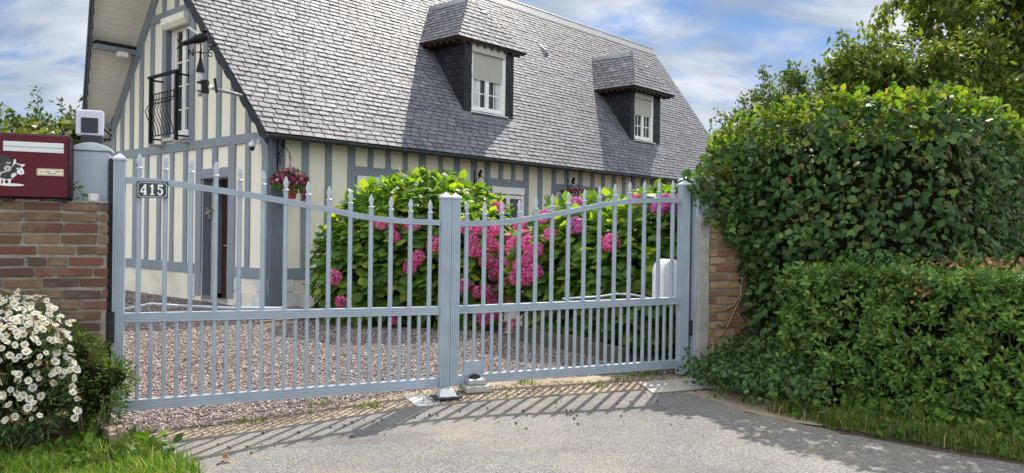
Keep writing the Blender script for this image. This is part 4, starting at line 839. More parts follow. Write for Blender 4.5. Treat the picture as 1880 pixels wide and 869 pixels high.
# gate openers
for lab, sx_, x in (('white dome-topped gate motor behind the right leaf, with pale folding arm', 1, 4.84), ('pale folding arm of the gate motor behind the left leaf', -1, -.16)):
    go = thing('gate_opener', lab, 'gate opener', gw(x, .42, 0), GA)
    MB().prism([(-.115, .68)] + [(-.115 + .115 * (1 - math.cos(t)), .95 + .125 * math.sin(t)) for t in [i * math.pi / 14 for i in range(15)]] + [(.115, .68)], (0, -.10, 0), X0, Z0, Y0, .2).build('housing', 'white_metal', go, .015)
    MB().box((-.12, -.11, .64), (.12, .11, .679)).build('housing_base', 'gutter', go, .006); zt_ = .738 if sx_ > 0 else .708
    MB().tube([(-sx_ * .02, 0, .66), (-sx_ * .35, .10, .72), (-sx_ * .55, .02, zt_)], .010, 8).tube([(-sx_ * .55, .02, zt_), (-sx_ * .9, -.25, zt_), (-sx_ * 1.32, -.37, zt_)], .010, 8).build('arm', 'alu_pale', go, smooth=True)
# aluminium gate pillars
def pillar(label, x0, x1, y0, y1, h, lr):
    p = thing('gate_pillar', label, 'gate post', GO, GA, None)
    MB().box((x0, y0, -.15), (x1, y1, h)).build('shaft', 'alu', p, .012)
    m = MB(); prof = [(x0 - .012 + (x1 - x0 + .024) * i / 10, .02 + .038 * math.sin(math.pi * i / 10)) for i in range(11)]
    m.prism([(x0 - .012, 0)] + prof + [(x1 + .012, 0)], (0, y0 - .012, h), X0, Z0, Y0, y1 - y0 + .024); m.build('cap', 'alu_pale', p, .006)
    return p
PL = pillar('wide blue-grey metal gate pillar behind the mailbox wall, with a lamp on top', -.305, -.070, .02, .26, 1.85, 0)
PR = pillar('blue-grey metal gate pillar with rounded cap, half hidden by ivy at the right', 4.812, 5.02, -.10, .20, 1.82, 1)
for xa, xb, lab, zt in ((-.066, -.041, 'black rubber seal strip beside the left gate post', 1.80), (4.788, 4.806, 'black rubber seal strip beside the right gate post', 1.75)):
    o = MB().box((xa, -.02, -.1), (xb, .05, zt)).build('seal_strip', 'rubber', None, .003, loc=GO, rz=GA); tag(o, lab, 'seal')
    h_ = MB().box((xa - .006, -.06, .38 if xa > 0 else .50), (xb + .022, -.018, .52 if xa > 0 else .72)).build('hinge_cover', 'rubber', o, .008)
# lamp on left pillar
LM = thing('flashing_lamp', 'square gate lamp with translucent frame and dark face on the left pillar', 'lamp', gw(-.20, .13, 1.885), GA)
MB().box((-.06, -.03, 0), (.075, .05, .08)).build('foot', 'gutter', LM, .01)
MB().box((-.093, -.03, .08), (.083, .05, .262)).build('case', 'lamp_plastic', LM, .014)
MB().box((-.058, -.040, .098), (.05, -.0305, .205)).build('face', 'gutter', LM, .004)
MB().tube([(.08, .03, .14), (.13, .05, .10), (.12, .05, .07), (.08, .04, .06)], .012, 8).build('cable', 'rubber', LM, smooth=True)

# ------------------------------------------------------------ brick walls
def bricks(par, x0, x1, z1, y, mat, ch=.075, bl=.225, dep=.1):
    m = MB(); z = -.15; r_ = 0
    while z < z1 - .02:
        x = x0 - (r_ % 2) * bl * .5 - random.uniform(0, .05)
        while x < x1:
            L_ = bl * random.choice((1, 1, .55, 1, 1.05)); a, b = max(x, x0) + .005, min(x + L_ - .012, x1); x += L_
            if b - a < .03: continue
            g = lambda s_=.007: random.uniform(-s_, s_); h_ = ch - .017 - random.uniform(0, .006); j = y + random.uniform(-.005, .004); zz_ = min(z + h_, z1)
            v = [(a + g(), j + g(.004), z + g(.005)), (b + g(), j + g(.004), z + g(.005)), (b, y + dep, z), (a, y + dep, z), (a + g(), j + g(.004), zz_ + g(.005)), (b + g(), j + g(.004), zz_ + g(.005)), (b, y + dep, zz_), (a, y + dep, zz_)]
            m.add(v, [(3, 2, 1, 0), (4, 5, 6, 7), (0, 1, 5, 4), (1, 2, 6, 5), (2, 3, 7, 6), (3, 0, 4, 7)])
        z += ch; r_ += 1
    return m.build('bricks', mat, par, .003)
WL = thing('brick_wall', 'weathered red-brown brick wall carrying the burgundy mailbox', 'wall', GO, GA)
bricks(WL, -2.6, -.063, 1.475, -.12, 'brick_red'); MB().box((-2.6, -.108, -.15), (-.071, .015, 1.482)).build('mortar', 'mortar', WL)
m = MB(); x = -2.6
while x < -.07:
    L_ = random.uniform(.06, .16); h_ = random.uniform(.004, .016); m.box((x, -.112 - random.uniform(0, .012), 1.478), (min(x + L_, -.066), .01, 1.482 + h_)); x += L_
m.build('crumbling_top', 'mortar', WL, .004)
WR = thing('brick_pillar', 'ochre brick pillar with a concrete edge, partly under ivy', 'wall', GO, GA)
bricks(WR, 4.935, 6.6, 1.50, -.14, 'brick_ochre'); MB().box((4.94, -.128, 0), (6.6, .1, 1.50)).build('mortar', 'mortar', WR)
MB().prism(wavy(4.815, 4.93, 0, 1.50, .006), (0, -.145, 0), X0, Z0, Y0, .04).build('concrete_edge', 'concrete', WR, .004)
vn = thing('creeping_ivy', 'bare tan ivy stems creeping over the ochre brick pillar', 'vine', GO, GA)
m = MB()
for pts in ([(5.30, 1.0), (5.27, .72), (5.2, .58), (5.12, .45), (5.05, .38), (4.99, .36)], [(5.28, .75), (5.2, .66), (5.08, .62)], [(5.24, .6), (5.33, .5), (5.3, .42)], [(4.975, .33), (4.96, .2), (4.97, .05)], [(5.4, .9), (5.46, .55), (5.5, .2)], [(5.12, .45), (5.02, .5), (4.98, .44)]):
    q = [(p[0] + random.uniform(-.008, .008), -.153, p[1]) for p in pts]; m.tube(q, [.009 - .001 * i for i in range(len(q))], 6)
m.build('stems', 'vine_stem', vn, smooth=True)
tk = MB().lathe([(.035, 0), (.037, .03), (.037, .045), (.03, .05)], (0, 0, 0), 16).build('plastic_cap', 'quoin', None, loc=gw(-.155, -.08, 1.495)); tag(tk, 'small whitish round cap lying on the brick wall beside the mailbox', 'cap')

# ------------------------------------------------------------ mailbox
MX = thing('mailbox', 'burgundy metal mailbox with a cow sticker, on the brick wall', 'mailbox', gw(-.503, -.17, 1.50), GA)
w2, hh = .212, .43
MB().box((-w2, 0, .0), (w2, .30, hh)).build('body', 'burgundy_dark', MX, .014)
MB().box((-w2 + .012, -.010, .008), (w2 - .012, .0, hh - .012)).build('door', 'burgundy', MX, .004)
sf = MB().box((-.172, -.016, .305), (.178, -.0102, .372)).build('letter_flap', 'silver', MX, .003); MB().box((-.172, -.0175, .337), (.178, -.0162, .3395)).build('flap_seam', 'gutter', sf)
nl = MB().box((.020, -.017, .150), (.180, -.0102, .20)).build('name_plate', 'brass', MX, .003)
MB().box((.030, -.0185, .157), (.172, -.0172, .193)).build('name_card', 'plinth', nl)
m = MB()
for a, b, z in ((.045, .055, .176), (.070, .10, .178), (.085, .135, .165), (.13, .16, .18)): m.box((a, -.0192, z), (b, -.0186, z + .004))
m.build('faint_writing', 'gutter', nl)
MB().lathe([(.03, -.030), (.03, 0)], (0, 0, 0), 4) if False else None
cw = MB()
def blob(pts, y, mat, name='cow_sticker'):
    return MB().prism(pts, (0, y, 0), X0, Z0, Y0, -.0006).build(name, mat, MX)
ell = lambda cx_, cz_, a, b, k=20, t0=0: [(cx_ + a * math.cos(t) * math.cos(t0) - b * math.sin(t) * math.sin(t0), cz_ + a * math.cos(t) * math.sin(t0) + b * math.sin(t) * math.cos(t0)) for t in [2 * math.pi * i / k for i in range(k)]]
blob([(-.205, .28), (-.15, .275), (-.118, .25), (-.115, .19), (-.14, .165), (-.205, .155)], -.0104, 'decal_black', 'sticker_black_patch')  # black decal shape layered under the cow
blob(ell(-.125, .085, .075, .009), -.0106, 'decal_white')
blob([(-.198, .125), (-.185, .165), (-.15, .175), (-.12, .205), (-.108, .255), (-.100, .252), (-.098, .228), (-.07, .222), (-.048, .224), (-.05, .212), (-.068, .205), (-.055, .185), (-.052, .160), (-.075, .152), (-.09, .16), (-.098, .145), (-.125, .12), (-.13, .088), (-.140, .088), (-.142, .115), (-.158, .115), (-.160, .088), (-.170, .088), (-.172, .115), (-.178, .12), (-.182, .088), (-.192, .088), (-.188, .12)], -.0112, 'decal_white')
blob([(-.192, .13), (-.18, .160), (-.15, .170), (-.12, .20), (-.104, .225), (-.07, .215), (-.07, .20), (-.088, .165), (-.103, .148), (-.125, .125), (-.15, .12), (-.175, .125)], -.0120, 'decal_black')
blob(ell(-.112, .150, .018, .010, 14, .8), -.0128, 'decal_white'); blob(ell(-.072, .170, .022, .017, 16, -.2), -.0128, 'decal_white'); blob(ell(-.078, .193, .006, .0055, 10), -.0128, 'decal_white'); blob(ell(-.09, .192, .0055, .0055, 10), -.0128, 'decal_white')
blob(ell(-.066, .172, .004, .005, 8), -.0136, 'decal_black'); blob(ell(-.078, .192, .002, .002, 8), -.0136, 'decal_black')
lk = MB().prism(ell(-.145, .190, .021, .021, 20), (0, -.0104, 0), X0, Z0, Y0, -.006).build('lock', 'steel', MX, .001); MB().box((-.147, -.0175, .18), (-.143, -.0166, .198)).build('keyhole', 'rubber', lk)
MB().box((-.155, -.016, .222), (-.128, -.0102, .232)).build('lock_handle', 'steel', MX, .002)
MB().box((-.19, .02, -.02), (-.12, .25, .0)).box((.14, .02, -.02), (.19, .25, .0)).build('feet', 'rubber', MX)

# ------------------------------------------------------------ hydrangeas
def flower_mesh(name, mat, rad, k, seed):
    g = np.random.default_rng(seed); i = np.arange(k); ph = np.arccos(1 - 1.8 * (i + .5) / k); th = i * 2.39996
    d = np.stack([np.sin(ph) * np.cos(th), np.sin(ph) * np.sin(th), np.cos(ph)], 1); d = unit(d + g.normal(size=(k, 3)) * .06)
    P = d * rad * np.array([1, 1, .82]) * (1 + g.normal(size=(k, 1)) * .035); nn = unit(d + g.normal(size=(k, 3)) * .13)
    V, F = cloud(P, nn, unit(g.normal(size=(k, 3))), g.uniform(.85, 1.15, k) * rad * .29, T_FLORET)
    u = np.array([(x, y, z) for x, y, z in (np.stack([np.sin(a) * np.cos(b), np.sin(a) * np.sin(b), np.cos(a)]) for a in np.linspace(.01, 2.6, 7) for b in np.linspace(0, 5.6, 10))]) * rad * .8
    return npmesh(name, V, F, mat, link=False)
FM = {c: [flower_mesh('flower_head', 'petal_' + c, .095, 190, s) for s in (1, 2, 3)] for c in ('pink', 'purple', 'violet')}
def hydrangea(label, bl, n_, heads, org):
    o = thing('hydrangea_bush', label, 'bush', org, 0, 'hydrangea bushes behind the gate'); ob = np.array(org)
    P, Nn = ellipsoids(bl, n_, .42, .07, 5, 1.6); k = len(P)
    D = unit(Nn * .75 + rnd(k) * .55 + np.array([0, 0, -.42])); F = unit(Nn * .55 + rnd(k) * .35 + np.array([0, 0, .75]))
    leaves('foliage', P - ob, F, D, rng.uniform(.10, .19, k), T_BROAD, 'hydrangea_leaf', o)
    core_mesh('inner_shade_core', [(tuple(np.array(c) - ob), s) for c, s in bl], 'hedge_inner_shade', o, .6)
    m = MB()
    for i in range(26):
        c, s = bl[i % len(bl)]; a = random.uniform(0, 6.28); b = Vector((c[0] + math.cos(a) * s[0] * .3, c[1] + math.sin(a) * s[1] * .3, 0)) - Vector(org); e_ = Vector((c[0] + math.cos(a) * s[0] * .8, c[1] + math.sin(a) * s[1] * .8, c[2] + .1)) - Vector(org)
        m.tube([b, (b + e_) / 2 + Vector((0, 0, .15)), e_], [.012, .009, .006], 5)
    m.build('stems', 'bark', o)
    for x, y, z, c, s_ in heads:
        h_ = bpy.data.objects.new('flower_head', random.choice(FM[c])); C.objects.link(h_); h_.parent = o
        cc__ = min(bl, key=lambda e: math.dist((x, y, z), e[0])); nn = Vector((x - cc__[0][0], y - cc__[0][1], z - cc__[0][2])).normalized(); nn = (nn + Vector((0, -.25, .35))).normalized()
        h_.location = Vector((x, y, z)) + nn * .04 - Vector(org); h_.rotation_euler = nn.to_track_quat('Z', 'Y').to_euler(); h_.scale = (s_,) * 3
    return o
A_bl = [((-1.32, 11.75, .95), (1.42, 1.3, 1.22)), ((-2.05, 11.3, .7), (.8, .75, 1.0)), ((-.75, 11.1, .8), (.8, .75, 1.0))]
B_bl = [((1.0, 10.1, .8), (1.0, 1.1, .98)), ((1.9, 9.3, .85), (1.15, 1.15, .98))]
hA = [(-1.76, 10.61, 1.39), (-1.59, 10.56, 1.39), (-1.35, 10.53, 1.37), (-1.28, 10.53, 1.36), (-1.58, 10.51, 1.22), (-1.01, 10.44, 1.12), (-1.22, 10.45, .95), (-1.32, 10.46, .83), (-.63, 10.37, .61), (-.35, 10.46, .92), (-.29, 10.54, 1.13), (-.53, 10.44, 1.19), (-.53, 10.51, 1.35), (-.45, 10.5, 1.32), (-.33, 10.59, 1.31), (-.23, 10.69, 1.33), (-.68, 10.48, 1.36), (-.05, 10.9, 1.2), (-.06, 10.73, .83), (-.23, 10.53, .84), (-.25, 10.52, .74), (-.04, 10.76, .72), (-.46, 10.43, .53), (-.32, 10.5, .53), (-.21, 10.59, .53), (-.26, 10.58, .41), (0, 10.85, .89), (-.01, 10.82, .73), (-.22, 11.34, 1.62), (-2.36, 10.61, .67), (-2.27, 10.63, .36), (-1.59, 10.7, .14), (-.36, 10.5, .19), (-.26, 10.5, .25), (-.0, 10.4, .10), (0, 10.6, .36), (.08, 10.6, .62), (-.12, 10.65, .65), (.03, 10.7, .55), (-.5, 10.42, 1.05), (-.15, 10.6, 1.0)]
hB = [(.13, 10.0, 1.4, 'pink'), (.41, 9.6, 1.48, 'purple'), (.46, 9.35, 1.28, 'pink'), (.75, 9.26, 1.38, 'purple'), (.79, 9.6, 1.65, 'purple'), (1.09, 8.57, 1.2, 'pink'), (1.4, 8.85, 1.66, 'pink'), (1.67, 8.6, 1.64, 'purple'), (1.76, 8.5, 1.57, 'violet'), (1.6, 8.62, 1.58, 'purple'), (1.8, 8.5, 1.68, 'purple'), (.21, 9.55, 1.16, 'pink'), (.17, 9.7, 1.25, 'pink'), (.24, 9.42, .99, 'pink'), (.29, 9.33, .83, 'pink'), (.2, 9.44, .78, 'pink'), (.1, 9.62, .77, 'pink'), (.02, 9.9, .93, 'pink'), (.05, 10.05, 1.14, 'pink'), (.14, 9.6, .9, 'pink'), (.3, 9.3, 1.1, 'pink')]
hydrangea('large hydrangea bush with pink flowers, left of the gate centre', A_bl, 6200, [(x, y, z, 'pink', random.uniform(.8, 1.14)) for x, y, z in hA], (-1.2, 11.4, 0))
hydrangea('hydrangea bush with pink and purple flowers, behind the right gate leaf', B_bl, 5600, [(x, y, z, c, random.uniform(.8, 1.12)) for x, y, z, c in hB], (1.4, 9.7, 0))
be = thing('bed_edging', 'dark low edging boards of the bed under the right hydrangea', 'edging', (.05, 9.8, 0), math.atan2(-1.82, 1.13))
for i in range(4): MB().box((i * .53, -.03, 0), (i * .53 + .52, .03, .17 + random.uniform(-.02, .02))).build('board', 'bark', be, .005)
hx = thing('path_edging', 'long thin kerb edging between gravel and the foot of the house', 'edging', HO, HR)
for i in range(7): MB().box((-1.1 + i * .62, -1.55 + random.uniform(-.01, .01), -.005), (-.49 + i * .62, -1.50, .035)).build('kerb_piece', 'old_wood', hx, .004)

# ------------------------------------------------------------ hedges
def hull_pts(poly, z1, n_, inward=.2, seed=3, round_=.18, top_n=None):
    """points on side faces and top of a polygonal hedge body; returns sides(P,N), top(P,N)"""
    poly = np.array(poly, float); k = len(poly); segs = [(poly[i], poly[(i + 1) % k]) for i in range(k)]
    L_ = np.array([np.linalg.norm(b - a) for a, b in segs]); P = []; Nn = []
    for (a, b), l_ in zip(segs, L_):
        m_ = int(n_ * l_ / L_.sum()); t = rng.random(m_); z = rng.uniform(0.02, z1, m_); d = (b - a) / l_; nrm = np.array([d[1], -d[0]])
        rr = np.clip((z - (z1 - round_)) / round_, 0, 1); inn = round_ * (1 - np.sqrt(1 - rr ** 2 * .95))
        q = a + t[:, None] * (b - a) - nrm * inn[:, None]; p = np.column_stack([q, z]); nn = np.column_stack([np.tile(nrm, (m_, 1)), rr * 1.2]); nn = unit(nn)
        off = noise3(p, 2.6, seed) * .10 + noise3(p, 8, seed + 1) * .04 - rng.random(m_) ** 1.8 * inward
        P.append(p + nn * off[:, None]); Nn.append(nn)
    lo, hi = poly.min(0), poly.max(0); m_ = top_n or n_ // 4; q = rng.uniform(lo, hi, (m_ * 3, 2)); q = q[inpoly(q, [tuple(p) for p in poly])][:m_]
    p = np.column_stack([q, np.full(len(q), z1)]); p[:, 2] += noise3(p, 2.6, seed) * .05 + noise3(p, 9, seed + 1) * .045 - rng.random(len(q)) ** 2 * inward * .6
    return (np.concatenate(P), np.concatenate(Nn)), (p, np.tile([0, 0, 1.], (len(p), 1)))
def hedge_core(poly, z1, inset, mat, par, name='branches'):  # solid core, the hedge's inner shade painted into its dark tone
    c = np.mean(poly, 0); q = [tuple(np.array(p) + (c - np.array(p)) / np.linalg.norm(c - np.array(p)) * inset) for p in poly]
    return MB().prism(q, (0, 0, 0), X0, Y0, Z0, z1 - inset * .75).build(name, mat, par)
tall = [(2.0, 7.75), (2.34, 6.82), (2.88, 6.34), (3.5, 6.26), (4.35, 7.0), (5.3, 8.1), (6.6, 9.2), (10.5, 12.4), (9.6, 13.4), (4.6, 10.6), (2.3, 9.4)]
TH = thing('ivy_hedge', 'tall clipped ivy-covered hedge with a bright sunlit top', 'hedge')
(Ps, Ns), (Pt, Nt) = hull_pts(tall, 2.49, 52000, .32, 3, .20, 18000)
def hz_(p): return p[:, 2] * (1 - .05 * _ss((2.75 - p[:, 0]) / .7) - .05 * _ss((p[:, 0] - 4.0) / 1.6))
keep = (Ns @ np.array([0, -1, 0]) > -.35) | (Ps[:, 2] > 2.1) | (Ps[:, 0] < 2.6); Ps, Ns = Ps[keep], Ns[keep]; k = len(Ps)
gp2 = noise3(Ps, 4.5, 41) + .6 * noise3(Ps, 12, 42) + rng.normal(size=len(Ps)) * .3 < .8; Ps, Ns = Ps[gp2], Ns[gp2]; k = len(Ps)
up = Ps[:, 2] + rng.normal(size=len(Ps)) * .04 > 2.50 + .08 * noise3(Ps, 3, 9); Ps[:, 2] = hz_(Ps); Pt[:, 2] = hz_(Pt)  # leaves above this height take the painted sunlit tone
for msk, mat, nm in ((~up, 'ivy_leaf', 'foliage'), (up, 'ivy_leaf_sunlit', 'sunlit_edge_leaves')):
    p, q = Ps[msk], Ns[msk]; iv = rng.random(len(p)) < (.35 if nm == 'foliage' else 0)
    for mk, T_, n2 in ((iv, T_IVY, 'ivy_foliage'), (~iv, T_OVAL, nm)):
        if mk.sum() < 5: continue
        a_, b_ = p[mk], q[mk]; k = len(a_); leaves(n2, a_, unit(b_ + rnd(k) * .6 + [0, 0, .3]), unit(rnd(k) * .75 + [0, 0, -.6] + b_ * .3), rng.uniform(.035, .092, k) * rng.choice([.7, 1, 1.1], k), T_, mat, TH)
k = len(Pt); leaves('top_leaves', Pt, unit(Nt + rnd(k) * .7), unit(rnd(k) + [0, 0, .5]), rng.uniform(.05, .09, k), T_OVAL, 'ivy_leaf_sunlit', TH)
hedge_core(tall, 2.40, .36, 'hedge_inner_shade', TH)
m = MB(); sp = []
for i in range(120):                                # shoots sticking out of the top
    t = random.random(); seg = random.choice([(tall[0], tall[1]), (tall[1], tall[2]), (tall[2], tall[3]), (tall[3], tall[4]), (tall[4], tall[5]), (tall[5], tall[6])]); x = seg[0][0] + (seg[1][0] - seg[0][0]) * t; y = seg[0][1] + (seg[1][1] - seg[0][1]) * t + random.uniform(.05, .5)
    b = Vector((x, y, float(hz_(np.array([[x, y, 2.42]]))[0]))); e_ = b + Vector((random.uniform(-.1, .1), random.uniform(-.12, .1), random.uniform(.08, .22))); m.tube([b, e_], [.004, .002], 4)
    for j in range(7): sp.append(b.lerp(e_, .3 + j * .11))
m.build('shoots', 'bark', TH); sp = np.array(sp); k = len(sp); leaves('shoot_leaves', sp, rnd(k) + [0, 0, .5], rnd(k) + [0, 0, .4], rng.uniform(.04, .075, k), T_OVAL, 'ivy_leaf_sunlit', TH)
# ivy hanging over the pillar
IV = thing('ivy_curtain', 'dark pointed ivy hanging over the ochre brick pillar and gate pillar', 'ivy', GO, GA)
pol = [(4.70, 1.75), (4.78, 1.92), (5.2, 2.1), (6.4, 2.3), (6.4, .1), (5.62, .12), (5.55, .35), (5.38, .62), (5.30, .95), (5.18, 1.22), (5.0, 1.34), (4.90, 1.46), (4.82, 1.40), (4.86, 1.56)]
q = rng.uniform((4.6, .0), (6.4, 2.3), (14000, 2)); q = q + np.column_stack([noise3(np.column_stack([q, q[:, 0]]), 9, 4) * .05, np.zeros(len(q))]); q = q[inpoly(q, pol)][:5200]; k = len(q)
th_ = .10 + .16 * np.clip((q[:, 0] - 4.85) / .6, 0, 1)
p = np.column_stack([q[:, 0], -.16 - rng.random(k) * th_ , q[:, 1]]); p[q[:, 1] > 1.56, 1] += rng.uniform(0, .35, (q[:, 1] > 1.56).sum())
leaves('foliage', p, unit(rnd(k) * .5 + [0, -1, .25]), unit(rnd(k) * .55 + [0, 0, -.9]), rng.uniform(.045, .08, k), T_IVY, 'ivy_leaf', IV)
k = 420; p = rng.uniform((4.82, -.15, 1.72), (5.25, .15, 2.02), (k, 3)); p[:, 2] -= (5.25 - p[:, 0]) * .35; leaves('sunlit_shoots', p, rnd(k) + [0, 0, .6], rnd(k) + [-.5, 0, .3], rng.uniform(.04, .075, k), T_OVAL, 'sprout_leaf', IV)  # yellower leaf colour on these shoots carries painted sunlight
# low hedge
low = [(2.2, 6.36), (2.82, 5.8), (3.46, 5.34), (4.7, 4.55), (6.8, 6.0), (5.6, 7.7), (4.3, 6.65), (3.5, 6.2), (2.55, 6.85)]
LH = thing('low_hedge', 'low green privet hedge standing in front of the tall ivy hedge', 'hedge')
(Ps, Ns), (Pt, Nt) = hull_pts(low, 1.07, 8200, .24, 8, .05, 5200)
gap = noise3(Ps, 5.5, 31) + .5 * noise3(Ps, 14, 32) + rng.normal(size=len(Ps)) * .25 < .62; Ps, Ns = Ps[gap], Ns[gap]
k = len(Ps); P_, N_, D_, S_ = sprigs(Ps - Ns * .06, Ns * .8 + rnd(k) * .55 + [0, 0, .45], 8, rng.uniform(.05, .12, k), rng.uniform(.045, .075, k)); leaves('foliage', P_, N_, D_, S_, T_SMALL, 'privet_leaf', LH)
k = len(Pt); P_, N_, D_, S_ = sprigs(Pt - [0, 0, .04], Nt * 1.0 + rnd(k) * .45, 8, rng.uniform(.04, .09, k), rng.uniform(.04, .07, k)); leaves('top_leaves', P_, N_, D_, S_, T_SMALL, 'privet_leaf', LH)
k = 26; P_, N_, D_, S_ = sprigs(np.column_stack([rng.uniform(2.5, 4.0, k), np.zeros(k), rng.uniform(1.06, 1.12, k)]) + np.array([0, 1, 0]) * 6.0, rnd(k) * .3 + [0, 0, 1], 8, np.full(k, .12), np.full(k, .055)); leaves('long_shoots', P_, N_, D_, S_, T_SMALL, 'privet_leaf', LH)
hedge_core(low, 1.08, .30, 'hedge_inner_shade', LH)
m = MB()
for i in range(60):
    t = random.random(); a, b = random.choice([(low[0], low[1]), (low[1], low[2]), (low[2], low[3])]); x = a[0] + (b[0] - a[0]) * t + .22; y = a[1] + (b[1] - a[1]) * t + .19
    m.tube([(x + .06, y + .05, 0), (x + random.uniform(-.12, .12), y + random.uniform(-.05, .05), .4), (x - .04 + random.uniform(-.1, .1), y - .03, random.uniform(.6, .95))], [.008, .006, .003], 5)
m.build('twigs', 'vine_stem', LH)
k = 60; c0 = np.array([2.98, 5.72, .97]); p = c0 + rng.normal(size=(k, 3)) * [.05, .03, .045]; leaves('faded_flower', p, rnd(k), rnd(k), .03, T_OVAL, 'faded_bloom', LH)
k = 420; p = np.column_stack([rng.uniform(3.3, 5.2, k), rng.uniform(5.6, 6.6, k), np.full(k, 1.12) + rng.uniform(-.02, .03, k)]); leaves('dead_leaves', p, rnd(k) + [0, 0, 1.5], rnd(k), rng.uniform(.03, .055, k), T_OVAL, 'faded_bloom', LH)
# ivy ground cover at the foot of the pillar and hedge
gc = [(1.55, 7.0), (1.66, 6.42), (1.9, 5.98), (2.15, 5.75), (2.4, 5.9), (2.5, 6.3), (2.4, 7.0), (1.95, 7.2)]
q = rng.uniform((1.4, 5.0), (3.2, 7.3), (16000, 2)); q = q[inpoly(q + rng.normal(size=q.shape) * .05, gc)][:4600]; k = len(q)
dist = np.array([min(np.linalg.norm(np.array(p) - np.array(v)) for v in [(2.3, 6.6), (2.2, 7.0), (2.7, 6.0)]) for p in q]); hgt = np.clip(.46 - .36 * dist, .03, .46) + .09 * noise3(np.column_stack([q, q[:, 0]]), 5, 3)
p = np.column_stack([q, np.clip(hgt * rng.random(k) ** .45, .01, 1)]); o = leaves('ground_ivy', p, unit(rnd(k) * .9 + [-.2, -.4, .8]), unit(rnd(k) + [-.2, -.3, 0]), rng.uniform(.028, .06, k), T_OVAL, 'ground_ivy_leaf')
tag(o, 'low mass of ivy and weeds spilling onto the road at the foot of the brick pillar', 'ground cover', kind='stuff')

# ------------------------------------------------------------ grass
def grass(name, poly, n_, h0, h1, label, z=0, wdt=.0045, mat='grass_blade', lean=.35):
    a = np.array(poly); q = rng.uniform(a.min(0), a.max(0), (n_ * 3, 2)); q = q[inpoly(q, poly)]; q = q[noise3(np.column_stack([q, q[:, 0]]), 4.5, 51) + rng.normal(size=len(q)) * .4 > -.35][:n_]; k = len(q)
    hgt = rng.uniform(h0, h1, k) * (1 + .35 * noise3(np.column_stack([q, q[:, 0]]), 4, 6)); ang = rng.uniform(0, 6.28, k); w_ = rng.uniform(.6, 1.3, k) * wdt
    side = np.column_stack([np.cos(ang), np.sin(ang), np.zeros(k)]); ln = np.column_stack([-np.sin(ang), np.cos(ang), np.zeros(k)]) * rng.uniform(-1, 1, (k, 1)) * lean * rng.uniform(.4, 1.5, (k, 1)); B = np.column_stack([q, z + ground_z(q[:, 0], q[:, 1])])
    V = np.stack([B - side * w_[:, None], B + side * w_[:, None], B + ln * hgt[:, None] * .35 + side * w_[:, None] * .8 + np.column_stack([np.zeros((k, 2)), hgt * .6]), B + ln * hgt[:, None] * .35 - side * w_[:, None] * .8 + np.column_stack([np.zeros((k, 2)), hgt * .6]), B + ln * hgt[:, None] * 1.2 + np.column_stack([np.zeros((k, 2)), hgt])], 1).reshape(-1, 3)
    f = np.array([(0, 1, 2), (0, 2, 3), (3, 2, 4)]); F = (f[None] + (np.arange(k) * 5)[:, None, None]).reshape(-1, 3)
    o = npmesh(name, V, F, mat); tag(o, label, 'grass', kind='stuff'); return o
lv = [(-5.5, 2.2), (-1.66, 4.2), (-1.75, 4.5), (-2.02, 4.88), (-2.5, 5.15), (-3.6, 4.95), (-6, 4.6)]
grass('grass_verge', lv, 46000, .03, .115, 'bright green grass verge at the lower left, below the daisies', lean=.9, wdt=.0036)
rv = [(1.9, 5.92), (2.3, 5.34), (3.0, 4.72), (5.2, 3.0), (5.8, 4.1), (3.7, 5.45), (2.7, 6.0)]
grass('hedge_grass', rv, 17000, .015, .12, 'long grass and weeds along the foot of the low hedge', lean=.9, mat='verge_blade', wdt=.0036)
for i, (x, y) in enumerate([gw(3.7, -.2)[:2], gw(4.05, -.05)[:2], gw(4.3, .1)[:2], gw(1.75, -.2)[:2], gw(.9, -.15)[:2], gw(4.5, .15)[:2], gw(3.2, .1)[:2], gw(1.4, .15)[:2]]):
    o = grass('grass_tuft', [(x - .09, y - .05), (x + .09, y - .05), (x + .1, y + .05), (x - .07, y + .06)], 45, .015, .05, 'x', lean=1.2); tag(o, 'small green grass tuft growing in the sandy strip by the gate', 'grass', 'tufts in the sandy strip'); o['kind'] = ''
    del o['kind']
k = 420; q = rng.uniform((-2.85, 4.6), (-2.0, 5.3), (k, 2)); q = q[inpoly(q, [(-2.9, 4.5), (-2.0, 4.7), (-2.1, 4.95), (-2.45, 5.25), (-2.9, 5.35)])]; k = len(q); p = np.column_stack([q, rng.uniform(.01, .11, k) + ground_z(q[:, 0], q[:, 1])]); o = leaves('verge_weeds', p, unit(rnd(k) * .5 + [0, -.2, 1]), rnd(k), rng.uniform(.04, .085, k), T_OVAL, 'box_leaf'); tag(o, 'broad-leaved weeds between the verge grass and the left gate post', 'weeds', kind='stuff')

q = rng.uniform((1.9, 4.0), (4.6, 6.3), (9000, 2)); q = q[inpoly(q, rv)][:1500]; k = len(q); p = np.column_stack([q, rng.random(k) ** 1.5 * .2]); tag(leaves('hedge_weeds', p, unit(rnd(k) * .7 + [0, -.3, 1]), unit(rnd(k) + [0, -.3, .2]), rng.uniform(.03, .07, k), T_OVAL, 'box_leaf'), 'leafy weeds mixed into the long grass under the low hedge', 'weeds', kind='stuff')
q = rng.uniform((-5, 3.2), (-1.8, 5.2), (6000, 2)); q = q[inpoly(q, lv)][:700]; k = len(q); p = np.column_stack([q, rng.random(k) * .05 + ground_z(q[:, 0], q[:, 1])]); tag(leaves('verge_clover', p, unit(rnd(k) * .5 + [0, -.2, 1]), rnd(k), rng.uniform(.02, .045, k), T_OVAL, 'box_leaf'), 'small clover-like weeds in the grass verge at the lower left', 'weeds', kind='stuff')
